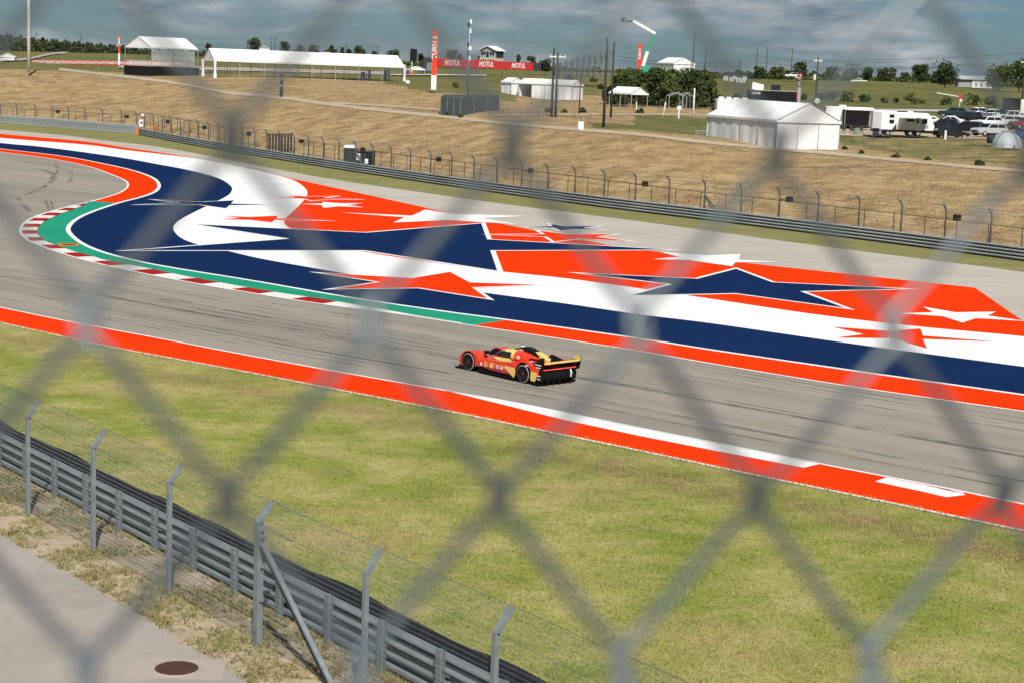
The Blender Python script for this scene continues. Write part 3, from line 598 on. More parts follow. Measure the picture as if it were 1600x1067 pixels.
me = bpy.data.meshes.new('dry_grass'); me.vertices.add(n*3); me.vertices.foreach_set('co', V.ravel()); me.loops.add(n*3); me.polygons.add(n); me.loops.foreach_set('vertex_index', np.arange(n*3, dtype=np.int32)); me.polygons.foreach_set('loop_start', np.arange(0, n*3, 3, dtype=np.int32)); me.polygons.foreach_set('loop_total', np.full(n, 3, dtype=np.int32)); me.materials.append(M_STRAW); me.update(calc_edges=True); stuff(inst(me, 'dry_grass'))
# ---------------------------------------------------------------- near debris fence, guard rail, rubber belt
M_GALV = mat('galvanised steel', (0.20, 0.238, 0.255), 0.5, 0.35, col2=(0.30, 0.335, 0.35), scale=5, bump=0.002, bscale=30)
M_GALV2 = mat('weathered rail steel', (0.165, 0.198, 0.212), 0.5, 0.2, col2=(0.265, 0.298, 0.312), scale=1.2, stretch=(1, 1, 4))
M_WIRE = mat('fence wire', (0.20, 0.22, 0.23), 0.5, 0.5, scale=8)
M_BELT = mat('black rubber belt', (0.010, 0.012, 0.020), 0.75, col2=(0.022, 0.024, 0.033), scale=2, bump=0.01, bscale=4, spec=0.3)
M_BLACK = mat('black', (0.010, 0.010, 0.011), 0.75, scale=4, spec=0.2); M_WHITE = mat('white', (0.78, 0.78, 0.77), 0.5, var=0.05, scale=2)
FRZ = math.atan2(FD.y, FD.x)                         # local x along the fence, local y towards the track
fen = empty('debris_fence', P0, FRZ)
tag(fen, 'grey steel debris fence with cranked posts beside the service road', 'fence')
mb = MB()                                            # channel post: web and two flanges, then the cranked arm
for dx in (-0.05, 0.05): mb.box((dx, 0, 1.275), (0.012, 0.085, 2.55)); mb.bar((dx, 0, 2.53), (dx, 0.30, 2.95), 0.012, 0.085, up=(0, 0, 1))
mb.box((0, -0.04, 1.275), (0.10, 0.012, 2.55)); mb.bar((0, -0.03, 2.55), (0, 0.272, 2.975), 0.10, 0.010)
mb.bar((0, 0.03, 2.53), (0, 0.31, 2.93), 0.035, 0.02, m=1)
mePost = mb.mesh('post', [M_GALV, M_BLACK])
mb = MB(); mb.box((0, 0, 1.3), (0.17, 0.13, 2.6)); mb.bar((0, -0.02, 2.56), (0, 0.28, 2.99), 0.17, 0.06); mb.bar((0, 0.02, 2.60), (0, 0.30, 3.0), 0.05, 0.03, m=1)
for z in (1.0, 1.7, 2.3, 2.45): mb.box((0.11, 0.02, z), (0.05, 0.08, 0.06))
mePostBig = mb.mesh('post', [M_GALV, M_BLACK])
ks = range(-6, 6)
for k in ks:
    o = inst(mePostBig if k == 0 else mePost, 'post', fen, (4.0*k+(0.7 if k >= 3 else 0), 0, -0.02))
    if k == 0: o['label'] = 'heavier anchor post with a raking brace'
mb = MB(); mb.bar((0.1, 0.02, 2.12), (2.95, 0.02, -0.05), 0.10, 0.12); mb.bar((0.12, -0.045, 2.10), (2.95, -0.045, -0.05), 0.018, 0.03, m=1); mb.build('brace', [M_GALV, M_BLACK], fen)
# chain link panel, 4 m wide: zigzag wires, one mesh shared by all bays
def tri_wire(mb, P, r):
    mb.tube(P, r, 3, cap=False)
def link_panel(w, h, pitch, r):
    mb = MB(); n = int(w/pitch)
    nz = int(h/pitch)
    for i in range(n):
        P = [((i+(j % 2)*1.0)*pitch, 0.055+(0.004 if j % 2 else -0.004), 0.05+j*pitch) for j in range(nz+1)]
        tri_wire(mb, P, r)
    # the top rows lean over with the arm
    nt_ = int(0.5/pitch)
    for i in range(n):
        P = [((i+(j % 2)*1.0)*pitch, 0.055+0.30*j/nt_, 0.05+nz*pitch+0.43*j/nt_) for j in range(nt_+1)]; tri_wire(mb, P, r)
    return mb.mesh('wire_mesh', M_WIRE, fix=False)
meLink = link_panel(4.0, 2.45, 0.05, 0.0026)
for k in list(ks)[:-1]: stuff(inst(meLink, 'wire_mesh', fen, (4.0*k, 0.02, 0)))
for y, z in ((0.06, 0.25), (0.06, 1.0), (0.06, 1.75), (0.07, 2.48), (0.35, 2.93)):
    mb = MB(); mb.tube([(4*k+2*q, y, z-(0.02 if q else 0)) for k in list(ks)[:-1] for q in (0, 1)], 0.0055, 5); mb.build('cable', M_WIRE, fen)
for y, z, y1, z1 in ((0.07, 2.48, 0.07, 2.44), (0.35, 2.95, 0.34, 2.90)):
    mb = MB()
    for q in range(8): mb.box((0.15+0.14*q, y, z-0.005*q), (0.09, 0.035, 0.03))
    mb.build('cable_clamp', M_GALV, fen)
# guard rail behind the fence
def wbeam(z0, front, depth=0.08, h=0.305):            # profile in (side, up); front = +1 means ridges point to the left of the path
    a = [(0, 0), (depth, .05), (depth, .105), (0.012, .15), (depth, .2), (depth, .255), (0, h)]
    pr = [(x*front, z+z0) for x, z in a]; bk = [((x-0.012)*front, z+z0) for x, z in a[::-1]]
    return pr+bk
GR_O = 1.40
gr_ = empty('guard_rail', P0+FN*GR_O, FRZ); tag(gr_, 'grey three-beam guard rail seen from behind along the service road', 'guard rail')
path = [Vector((s_, 0.07, 0)) for s_ in np.linspace(-24, 20, 12)]
def corrugated(z0, n, pitch, depth):
    a = []
    for k in range(n): a += [(0.0, z0+k*pitch+0.012), (depth*0.75, z0+k*pitch+pitch*0.22), (depth, z0+k*pitch+pitch*0.42), (depth*0.95, z0+k*pitch+pitch*0.62), (depth*0.5, z0+k*pitch+pitch*0.84)]
    a.append((0.0, z0+n*pitch-0.012)); return [(-x, z) for x, z in a]+[(-x+0.012, z) for x, z in a[::-1]]
for z0, n_ in ((0.05, 1), (0.29, 1), (0.53, 1), (0.77, 1)):
    mb = MB(); mb.sweep(path, corrugated(z0, n_, 0.185, 0.115)); mb.build('rail', M_GALV2, gr_)
mb = MB()
mb.box((0, -0.16, 0.52), (0.17, 0.012, 1.08)); mb.box((0, -0.06, 0.52), (0.17, 0.012, 1.08)); mb.box((0, -0.11, 0.52), (0.012, 0.10, 1.08))
meRP = mb.mesh('rail_post', M_GALV)
for k in range(-12, 11): inst(meRP, 'rail_post', gr_, (2.0*k+0.6, 0, -0.02))
meSP = MB().box((0, 0, 0), (0.34, 0.022, 0.05)).mesh('splice_plate', M_GALV)
for k in range(-6, 6):
    for z in (0.22, 0.55, 0.87): inst(meSP, 'splice_plate', gr_, (4*k+0.6, -0.02, z))
bl = empty('rubber_belt_wall', P0+FN*(GR_O+0.24), FRZ); tag(bl, 'long black rubber belt standing on the track side of the guard rail', 'belt wall')
mb = MB(); N_ = 88; V_ = []
for i in range(N_+1):
    s_ = -24+44*i/N_; y_ = 0.03*math.sin(s_*1.3)+0.015*math.sin(s_*3.1); zt = 1.13+0.03*math.sin(s_*0.9+1)+0.02*math.sin(s_*2.3)
    V_ += [(s_, y_, 0), (s_, y_, zt), (s_, y_+0.05, zt), (s_, y_+0.05, 0)]
mb.add(V_, [(4*i+q, 4*i+4+q, 4*i+5+q, 4*i+1+q) for i in range(N_) for q in range(3)]); mb.build('belt', M_BELT, bl)
mb = MB(); mb.tube([Vector((-24+44*i/N_, 0.03*math.sin((-24+44*i/N_)*1.3)+0.04, 1.14+0.03*math.sin((-24+44*i/N_)*0.9+1)+0.02*math.sin((-24+44*i/N_)*2.3))) for i in range(N_+1)], 0.012, 5); mb.build('top_cable', M_BELT, bl)

# manhole
mc = G(276, 1044.5)
mh = empty('manhole', mc+Vector((0, 0, 0.004))); tag(mh, 'round rusty brown manhole cover set in the service road', 'manhole')
M_RUST = mat('rusty iron', (0.060, 0.028, 0.022), 0.8, 0.3, col2=(0.105, 0.050, 0.038), scale=6, bump=0.006, bscale=40)
M_COLLAR = mat('pale collar concrete', (0.375, 0.325, 0.27), 0.9, col2=(0.315, 0.278, 0.24), scale=3)
mb = MB(); mb.lathe([(0.0, 0.022), (0.36, 0.022), (0.41, 0.018), (0.42, 0.0)], 40); mb.build('cover', M_RUST, mh)
mb = MB()
for k in range(-5, 6):
    L_ = math.sqrt(max(0, 0.36**2-(0.065*k)**2)); mb.box((0, 0.065*k, 0.025), (2*L_, 0.02, 0.008))
mb.build('cover_ribs', M_RUST, mh)
mb = MB(); mb.lathe([(0.42, 0.0), (0.425, 0.02), (0.47, 0.02), (0.48, 0.0)], 40); mb.build('frame_ring', M_COLLAR, mh)
mb = MB(); mb.prism([(-0.95, -0.62), (0.98, -0.55), (0.86, 0.60), (-0.82, 0.58)], 0.001, 0.005, axis='z'); mb.build('concrete_collar', M_COLLAR, mh)

# ---------------------------------------------------------------- chain link fence right in front of the camera
FY = 0.412
def FP(x, y): d = ray(x, y); t_ = FY/d[1]; return (t_*d[0], CAM_H+t_*d[2])
n0 = FP(780, 778); n1 = FP(1185, 790); PW = (n1[0]-n0[0])*1.035; PH = (FP(800, 226)[1]-FP(780, 778)[1])/2
M_CHAIN = mat('dull galvanised wire', (0.070, 0.088, 0.095), 0.42, 0.75, col2=(0.25, 0.285, 0.298), scale=10)
cl = empty('chain_link_fence', (0, FY, CAM_H-1.75), R(10)); tag(cl, 'out of focus chain link fence right in front of the viewer', 'fence')
zb = CAM_H-1.75
rw = 0.00152
rows_ = range(-44, 22)
def zig():
    P = []
    for j in rows_:
        x = PW/2 if (j % 2) else 0.0; s_ = 1 if (j % 2) else -1
        # each turn hooks round the neighbouring wire: in front below the turn, behind above it
        P += [(x-s_*PW*0.085, -0.0030*s_, j*PH-PH*0.19), (x+s_*rw*1.1, -0.0012*s_, j*PH-PH*0.05), (x+s_*rw*1.1, 0.0012*s_, j*PH+PH*0.05), (x-s_*PW*0.085, 0.0030*s_, j*PH+PH*0.19)]
    return P
mb = MB(); mb.tube(zig(), rw, 8, up=(0, 1, 0)); meZig = mb.mesh('wire', M_CHAIN, smooth=True)
mb = MB(); mb.tube([(PW-x, y, z) for x, y, z in zig()], rw, 8, up=(0, 1, 0)); meZag = mb.mesh('wire', M_CHAIN, smooth=True)
for i in range(-16, 16):
    inst(meZig, 'wire', cl, (n0[0]+PW*i, 0, n0[1]-zb)); inst(meZag, 'wire', cl, (n0[0]+PW*i, 0, n0[1]-zb))
mb = MB(); mb.tube([(0, 0, -0.1), (0, 0, 2.9)], 0.03, 12); mePole = mb.mesh('fence_post', M_GALV, smooth=True)
for sx in (-1.02, 1.0): inst(mePole, 'fence_post', cl, (sx, 0.035, 0))
mb = MB(); mb.tube([(-1.05, 0.035, 2.72), (1.05, 0.035, 2.72)], 0.021, 10); mb.build('top_rail', M_GALV, cl, smooth=True)
M_CONC = mat('concourse concrete', (0.36, 0.34, 0.31), 0.9, scale=1.5, bump=0.004)
mb = MB(); mb.box((0, -3.4, (zb-0.05)/2), (14, 8.4, zb-0.05)); setting(mb.build('viewing_platform', M_CONC))

# ---------------------------------------------------------------- far guard rail, tyre wall, fences
M_FRAIL = mat('far rail steel', (0.26, 0.29, 0.31), 0.55, 0.25, col2=(0.40, 0.43, 0.45), scale=0.25)
M_DARKGAP = mat('dark rail gap', (0.016, 0.018, 0.022), 0.8, scale=1)
rp = resample(cRAIL, step=4.0)
fr = empty('far_guard_rail', rp[0]); tag(fr, 'long grey guard rail below the dry bank', 'guard rail')
loc = lambda P: [p-rp[0] for p in P]
for z0 in (0.10, 0.335, 0.57, 0.805):
    mb = MB(); mb.sweep(loc(rp), [(-x, z0+z) for x, z in ((0, 0), (.06, .03), (.085, .08), (.06, .125), (0, .15), (-.015, .15), (-.015, 0))]); mb.build('rail', M_FRAIL, fr)
mb = MB()
mb.sweep(loc(rp), [(0.02, 0.03), (0.05, 0.03), (0.05, 0.93), (0.02, 0.93)])  # added near-black strip: puts the shade into the gaps between the beams
mb.build('gap_shade_strip', M_DARKGAP, fr)
mb = MB(); mb.box((0, 0, 0.5), (0.12, 0.16, 1.02)); meFP = mb.mesh('rail_post', M_GALV)
rp2 = offset(resample(cRAIL, step=2.0), 0.16)
for p in rp2: inst(meFP, 'rail_post', fr, p-rp[0])
rnd = random.Random(3); meSD = MB().box((0, 0, 0), (0.3, 0.02, 0.05)).mesh('splice_plate', M_DARKGAP)
for i in range(0, len(rp)-1):
    for z0 in (0.21, 0.535, 0.86):
        p = rp[i].lerp(rp[i+1], rnd.random())-rp[0]; q = (rp[i+1]-rp[i]).normalized(); nrm = Vector((q.y, -q.x, 0))
        inst(meSD, 'splice_plate', fr, (p.x+nrm.x*0.03, p.y+nrm.y*0.03, z0), math.atan2(q.y, q.x))
# tyre wall at the far left
M_TYREW = mat('grey belt over tyres', (0.20, 0.225, 0.235), 0.8, col2=(0.33, 0.355, 0.365), scale=0.9, bump=0.03, bscale=3)
wp = resample(cWALL, step=1.15)
tw = empty('tyre_barrier', wp[0]); tag(tw, 'grey tyre barrier below the bank at the far left of the track', 'barrier')
mb = MB(); mb.box((0, 0, 0.2), (1.06, 0.75, 0.36)); mb.box((0.01, 0.01, 0.58), (1.08, 0.72, 0.34)); mb.box((0, 0, 0.96), (1.06, 0.74, 0.36)); mb.box((0.0, 0.02, 0.57), (1.0, 0.62, 1.1), m=1)
meB = mb.mesh('tyre_stack', [M_TYREW, M_DARKGAP])
for a, b_ in zip(wp, wp[1:]):
    q = b_-a; o = inst(meB, 'tyre_stack', tw, a.lerp(b_, .5)-wp[0]+Vector((0, rnd.uniform(-.05, .05), 0)), math.atan2(q.y, q.x)+rnd.uniform(-.03, .03)); o.scale = (1, 1, rnd.uniform(.96, 1.04))
mb = MB(); mb.sweep(loc([p-wp[0]+rp[0] for p in resample(cWALL, step=4)]), [(0.5, 0), (0.7, 0), (0.7, 1.22), (0.5, 1.22)]); mb.build('back_wall', mat('pale concrete wall', (0.42, 0.40, 0.37), 0.9), tw)
M_ORANGE = mat('orange block', (0.50, 0.17, 0.06), 0.7, scale=2)
p = G(214.5, 212); ob = tag(MB().box((0, 0, 0.5), (0.6, 0.8, 1.0)).box((0, 0, 1.03), (0.5, 0.6, 0.08)).build('barrier_end_block', M_ORANGE, bevel=0.06), 'orange block at the start of the far guard rail', 'barrier block'); ob.location = p
# fence with curved posts
fpath = resample(offset(cWALL[:-2]+cRAIL[4:], 1.6), step=4.0)
ph = min(range(len(fpath)), key=lambda i: abs(fpath[i].x))
ff = empty('far_debris_fence', fpath[0]); tag(ff, 'long debris fence of curved grey posts below the dry bank', 'fence')
M_FPOST = mat('far post steel', (0.15, 0.165, 0.18), 0.6, 0.3, scale=2)
mb = MB(); pr = [(0, 0, -0.3), (0, 0, 2.5)]+[(0, -0.55*(1-math.cos(a_)), 2.5+0.62*math.sin(a_)) for a_ in (0.35, 0.7, 1.05, 1.4)]
mb.tube(pr, 0.070, 6); meCP = mb.mesh('post', M_FPOST, smooth=True)
mb = MB(); mb.tube([(0.05, -0.05, 2.15), (0.55, -0.05, 2.2)], 0.04, 5); mb.box((0.78, -0.08, 2.2), (0.5, 0.42, 0.42)); meLB = mb.mesh('signal_lamp', M_BLACK)
prev = None; cab = [[] for _ in range(8)]
heights = (0.6, 1.0, 1.4, 1.8, 2.2, 2.55, 2.85, 3.1)
def ang(P, i): q = P[min(i+1, len(P)-1)]-P[max(i-1, 0)]; return math.atan2(q.y, q.x)
for i, p in enumerate(fpath):
    a_ = ang(fpath, i); o = inst(meCP, 'post', ff, p-fpath[0], a_)
    if i % 4 == 1: inst(meLB, 'signal_lamp', ff, p-fpath[0], 0)
    if i % 14 == 5:
        mb = MB(); mb.bar((0, 0, 1.9), (2.2, 0, 0), 0.10); mb.bar((0, 0, 1.9), (-0.2, 1.6, 0), 0.08); b_ = mb.build('brace', M_FPOST, ff); b_.location = p-fpath[0]; b_.rotation_euler.z = a_
    for k, h_ in enumerate(heights): cab[k].append(p-fpath[0]+Vector((math.sin(a_)*(0.3 if h_ > 2.6 else 0.05), -math.cos(a_)*(0.3 if h_ > 2.6 else 0.05), h_)))
for k in range(8):
    mb = MB(); mb.tube(cab[k], 0.011, 4); mb.build('cable', M_WIRE, ff)
# low brown fence behind it
bpath = resample(offset(cWALL[:-2]+cRAIL[4:], 4.6), step=2.9)
bf = empty('low_brown_fence', bpath[0]); tag(bf, 'low rusty brown fence with thin posts along the foot of the bank', 'fence')
M_BROWN = mat('rusty brown steel', (0.085, 0.055, 0.042), 0.8, scale=2)
mb = MB(); mb.tube([(0, 0, -0.5), (0, 0, 1.75)], 0.04, 5); meBP = mb.mesh('post', M_BROWN)
top = []
for p in bpath:
    z = gz(p.x, p.y); inst(meBP, 'post', bf, p-bpath[0]+Vector((0, 0, z)), rot=(rnd.uniform(-.02, .02), rnd.uniform(-.03, .03), 0)); top.append(p-bpath[0]+Vector((0, 0, z+1.72)))
mb = MB(); mb.tube(top, 0.032, 5); mb.build('top_rail', M_BROWN, bf)
for dz in (0.5, 1.0):
    mb = MB(); mb.tube([q-Vector((0, 0, dz)) for q in top], 0.010, 4); mb.build('wire', M_BROWN, bf)
# ---------------------------------------------------------------- the racing car (local x forward, y left)
C_RED = mat('car red', (0.76, 0.042, 0.008), 0.32, var=0.05, coat=0.6, scale=2); C_YEL = mat('car yellow', (0.80, 0.56, 0.16), 0.35, var=0.05, coat=0.5, scale=2)
C_BLK = mat('car black', (0.005, 0.005, 0.006), 0.45, var=0.2, spec=0.25, scale=3); C_CARB = mat('carbon', (0.006, 0.006, 0.007), 0.6, scale=20, spec=0.2)
C_GLASS = mat('dark windscreen', (0.010, 0.012, 0.016), 0.08, var=0.1, spec=0.6); C_TYRE = mat('tyre rubber', (0.011, 0.011, 0.012), 0.85, scale=6, spec=0.2)
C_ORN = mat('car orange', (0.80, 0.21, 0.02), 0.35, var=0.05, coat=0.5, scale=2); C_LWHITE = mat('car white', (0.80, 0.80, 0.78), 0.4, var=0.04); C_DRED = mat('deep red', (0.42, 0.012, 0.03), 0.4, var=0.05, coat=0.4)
C_TAIL = mat('lit tail lamp', (1.0, 0.09, 0.05), 0.4, emit=1.6, var=0.0); C_SILV = mat('rim metal', (0.10, 0.10, 0.105), 0.35, 0.8)
f_, r_ = G(733, 579), G(816.5, 598.3); dv = (f_-r_).normalized(); lv = Vector((-dv.y, dv.x, 0)); ctr = (f_+r_)/2-lv*0.95
car = empty('race_car', ctr+Vector((0, 0, 0.006)), math.atan2(dv.y, dv.x))
tag(car, 'red and yellow closed prototype racing car with big rear fin and wing', 'race car')
arc = lambda cx, cz, r, a0, a1, n=14: [(cx+r*math.cos(R(a0+(a1-a0)*k/n)), cz+r*math.sin(R(a0+(a1-a0)*k/n))) for k in range(n+1)]
AX, AR = 1.575, -1.575
mb = MB(); pl = [(2.50, -.80), (2.62, -.35), (2.62, .35), (2.50, .80), (2.34, .98), (1.98, .98), (1.98, .66), (1.12, .66), (1.0, .96), (-1.1, .98), (-1.16, .64), (-2.0, .64), (-2.05, .97), (-2.42, .97), (-2.42, -.97), (-2.05, -.97), (-2.0, -.64), (-1.16, -.64), (-1.1, -.98), (1.0, -.96), (1.12, -.66), (1.98, -.66), (1.98, -.98), (2.34, -.98)]
mb.prism(pl, 0.055, 0.10, axis='z'); floor_ = mb.build('floor', C_CARB, car, bevel=0.01)
for s_ in (1, -1):
    q = MB(); q.prism([(2.42, .06), (2.36, .16), (2.06, .20), (2.06, .06)], s_*.965-.012, s_*.965+.012); sf = q.build('splitter_fence', C_BLK, floor_)
    q = MB(); q.prism([(2.38, .105), (2.36, .135), (2.14, .155), (2.14, .12)], s_*.979-.002, s_*.979+.002); q.build('decal', C_LWHITE, car)
# nose and tub
def loft(secs, n=20, p=2.6, cap=True):
    V = []
    for x, hw, z0, z1 in secs:
        for k in range(n):
            a = 2*math.pi*k/n; ca, sa = math.cos(a), math.sin(a)
            V.append((x, hw*math.copysign(abs(ca)**(2/p), ca), (z0+z1)/2+(z1-z0)/2*math.copysign(abs(sa)**(2/p), sa)))
    Fs = [(i*n+k, i*n+(k+1) % n, (i+1)*n+(k+1) % n, (i+1)*n+k) for i in range(len(secs)-1) for k in range(n)]
    if cap: Fs += [tuple(range(n)), tuple((len(secs)-1)*n+k for k in range(n))]
    return V, Fs
mb = MB(); mb.add(*loft([(2.52, .14, .15, .22), (2.42, .26, .13, .29), (2.2, .30, .12, .37), (1.8, .34, .12, .48), (1.2, .40, .12, .57), (.8, .48, .12, .64), (.3, .55, .12, .68), (-.4, .57, .12, .70), (-1.2, .52, .12, .72), (-2.0, .42, .18, .68), (-2.35, .34, .22, .60)]))
mb.build('tub', C_RED, car, smooth=True)
# nose stripe in yellow on top
mb = MB(); mb.prism([(2.30, .345), (1.9, .465), (1.3, .562), (.85, .648), (.85, .655), (1.3, .574), (1.9, .478), (2.30, .355)], -.09, .09); mb.build('nose_stripe', C_YEL, car)
# fenders and flanks from side profiles with wheel arches
for s_, nm in ((1, 'left'), (-1, 'right')):
    y0, y1 = (0.50, 0.99) if s_ > 0 else (-0.99, -0.50)
    prof = [(2.03, .17), (2.13, .26), (2.12, .42), (2.04, .57), (1.91, .69), (1.72, .775), (1.52, .80), (1.25, .765), (1.02, .66), (.93, .54), (.96, .40), (1.06, .28), (1.17, .22)]+arc(AX, .355, .405, 200, -26)
    mb = MB(); mb.prism(prof, y0, y1); fen_ = mb.build('front_fender', C_RED, car, bevel=0.075, seg=4)
    mb = MB()
    for z in (.28, .42): mb.box((2.115-(z-.3)*.05, s_*.82, z), (.05, .22, .06))
    mb.build('headlamp', C_LWHITE, fen_, bevel=0.01)
    mb = MB(); mb.box((1.00, s_*.80, .40), (.05, .30, .30)); mb.build('fender_vane', C_LWHITE if s_ > 0 else C_RED, fen_)
    y0, y1 = (0.40, 0.985) if s_ > 0 else (-0.985, -0.40)
    prof = [(.98, .30), (1.0, .46), (.86, .54), (.4, .60), (-.2, .625), (-.7, .66), (-1.05, .735), (-1.35, .80), (-1.65, .815), (-2.0, .77), (-2.34, .69), (-2.40, .50), (-2.36, .34), (-2.02, .30)]+arc(AR, .355, .425, 186, -6)+[(-1.12, .24), (-.6, .215), (.3, .23)]
    mb = MB(); mb.prism(prof, y0, y1); fl = mb.build('flank', C_RED, car, bevel=0.06, seg=4)
    yo = s_*0.987
    def panel(name, poly, m, t=0.006, y=None, par=fl):
        y = yo if y is None else y; q = MB(); q.prism(poly, y-0.004*s_, y+t*s_); return q.build(name, m, par)
    panel('yellow_panel', [(-.48, .47), (-1.10, .50), (-1.145, .30), (-1.10, .16), (-1.02, .16), (-.80, .30)], C_YEL, 0.008)
    panel('yellow_panel', [(-2.03, .53), (-2.37, .50), (-2.33, .34), (-2.26, .17), (-2.02, .17), (-2.0, .34)], C_YEL, 0.008)
    panel('orange_flash', [(-.18, .50), (.30, .52), (.30, .485), (-.55, .42), (-1.10, .485), (-.62, .545)], C_ORN, 0.005)
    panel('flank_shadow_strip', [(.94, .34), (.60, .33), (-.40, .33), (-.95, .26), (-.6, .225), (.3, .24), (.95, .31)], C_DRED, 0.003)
    q = MB(); q.prism([(1.0, .10), (1.0, .24), (.3, .235), (-.6, .22), (-1.1, .23), (-1.12, .10)], s_*.60, s_*.93); q.build('underfloor_side', C_CARB, car)
    # decals of the left and right flank
    dz = 0.40; rx = (R(90), 0, R(180)) if s_ > 0 else (R(90), 0, 0)
    def decal(me, x, z, par=fl, y=None): return inst(me, 'decal', par, (x, (yo if y is None else y)+0.011*s_, z), rot=rx)
    decal(text_mesh('51', 0.22, C_YEL, bold=0.012), .52, .40)
    q = MB(); q.prism([(.36, .475), (.66, .485), (.66, .525), (.36, .515)], yo, yo+.008*s_); q.build('decal', C_ORN, fl)
    q = MB(); q.prism([(.76, .33), (.86, .33), (.83, .45), (.76, .45)], yo, yo+.008*s_); q.build('decal', C_LWHITE, fl)
    # scallop badge: a fan of ribs
    fan = [(0.21+0.115*math.cos(R(a_)), .40+0.115*math.sin(R(a_))) for a_ in range(-30, 211, 20)]+[(.16, .315), (.26, .315)]
    q = MB(); q.prism(fan, yo, yo+.009*s_); bd = q.build('scallop_badge', C_YEL, fl)
    q = MB()
    for a_ in (40, 65, 90, 115, 140): q.prism([(.21, .335), (.21+.10*math.cos(R(a_-2.5)), .39+.095*math.sin(R(a_-2.5))), (.21+.10*math.cos(R(a_+2.5)), .39+.095*math.sin(R(a_+2.5)))], yo, yo+.013*s_)
    q.build('badge_ribs', C_ORN, bd)
    q = MB(); q.prism([(-.22, .35), (-.07, .35), (-.07, .46), (-.22, .46)], yo, yo+.008*s_); q.build('decal', C_LWHITE, fl)
    q = MB(); q.prism([(-.175, .375), (-.115, .375), (-.115, .425), (-.175, .44)], yo, yo+.011*s_); q.build('decal', C_BLK, fl)
    q = MB(); q.prism([(-.38+.06*math.cos(R(a_)), .40+.06*math.sin(R(a_))) for a_ in range(0, 360, 24)], yo, yo+.008*s_); q.build('decal', C_LWHITE, fl)
    q = MB(); q.prism([(-.55, .463), (-1.05, .487), (-1.05, .505), (-.55, .485)], yo, yo+.010*s_); q.build('decal', C_LWHITE, fl)
    q = MB(); q.box((-1.78, s_*.975, .70), (.16, .02, .05)); q.build('decal', C_LWHITE, fl)
    for ax_, r0 in ((AX, .400), (AR, .418)):      # black wheel arch liners
        q = MB(); A_ = arc(ax_, .355, r0, -20, 200, 18); n_ = len(A_); q.add([(x, s_*.985, z) for x, z in A_]+[(x, s_*.42, z) for x, z in A_]+[(ax_, s_*.42, .355)], [(i, i+1, n_+i+1, n_+i) for i in range(n_-1)]+[(n_+i, n_+i+1, 2*n_) for i in range(n_-1)]); q.build('arch_liner', C_CARB, car)
    # open dark channel between fender and tub
    q = MB(); q.prism([(2.2, .12), (2.1, .30), (1.2, .42), (.96, .50), (.96, .12)], s_*.36, s_*.56); q.build('suspension_duct', C_BLK, car)
    for z in (.30, .48):
        q = MB(); q.tube([(1.72, s_*.30, z+.03), (1.575, s_*.72, z)], .018, 6); q.tube([(1.40, s_*.34, z+.03), (1.575, s_*.72, z)], .018, 6); q.build('wishbone', C_CARB, car)
    q = MB(); q.box((.88, s_*.66, .80), (.12, .20, .12)); q.tube([(.90, s_*.66, .75), (.92, s_*.70, .58)], .018, 6); q.build('wing_mirror', C_BLK, car, bevel=0.035, seg=3)
# canopy split into windscreen, roof and engine cover
secs = [(1.00, .06, .60, .645), (.86, .26, .58, .74), (.62, .37, .56, .87), (.35, .44, .55, .975), (.08, .47, .55, 1.03), (-.12, .475, .55, 1.045), (-.30, .475, .55, 1.05), (-.46, .47, .55, 1.05), (-.75, .45, .55, 1.03), (-1.1, .39, .55, .98), (-1.5, .29, .55, .90), (-1.95, .17, .55, .80), (-2.3, .08, .55, .72)]
V_, F_ = loft(secs, 36, 2.5)
grp = {'windscreen': MB(), 'roof': MB(), 'engine_cover': MB()}
for f in F_:
    c_ = sum((Vector(V_[i]) for i in f), Vector())/len(f); top_ = c_.z > 0.93 and abs(c_.y) < .42 if c_.x > -.5 else False
    key = 'engine_cover' if c_.x < -.44 else ('roof' if (c_.x < -.24 or (c_.z > .945 and c_.x < .22) or c_.z < .69) else 'windscreen')
    o_ = len(grp[key].v); grp[key].v += [V_[i] for i in f]; grp[key].f.append(tuple(range(o_, o_+len(f)))); grp[key].m.append(0)
def weld(o):
    bm = bmesh.new(); bm.from_mesh(o.data); bmesh.ops.remove_doubles(bm, verts=bm.verts, dist=1e-5); bmesh.ops.recalc_face_normals(bm, faces=bm.faces); bm.to_mesh(o.data); bm.free()
    o.data.polygons.foreach_set('use_smooth', [True]*len(o.data.polygons)); return o
for key, m in (('windscreen', C_GLASS), ('roof', C_YEL), ('engine_cover', C_RED)): weld(grp[key].build(key, m, car, fix=False))
for s_ in (1, -1):   # yellow swoosh below the window and its orange edge
    q = MB(); q.add([(.72, s_*.47, .655), (-.30, s_*.50, .70), (-.62, s_*.70, .668), (-.98, s_*.80, .725), (-.70, s_*.90, .665), (-.25, s_*.88, .632), (.25, s_*.70, .618)], [tuple(range(7))]); q.add([(.72, s_*.47, .64), (-.30, s_*.50, .66), (-.62, s_*.70, .65), (-.98, s_*.80, .70), (-.70, s_*.90, .645), (-.25, s_*.88, .612), (.25, s_*.70, .60)], [tuple(range(7))]); q.build('shoulder_panel', C_YEL, car)
    q = MB(); q.add([(.05, s_*.80, .628), (-.30, s_*.89, .640), (-.70, s_*.91, .672), (-.40, s_*.95, .636), (.1, s_*.93, .612)], [tuple(range(5))]); q.build('shoulder_flash', C_ORN, car)
    q = MB(); q.prism([(-.60, .80), (-.66, .86), (-.74, .86), (-.78, .80), (-.74, .74), (-.66, .74)], s_*.43, s_*.475); q.build('decal', C_LWHITE, car)
    q = MB(); q.prism([(-.655, .78), (-.69, .83), (-.735, .80), (-.70, .77)], s_*.43, s_*.479); q.build('decal', C_BLK, car)
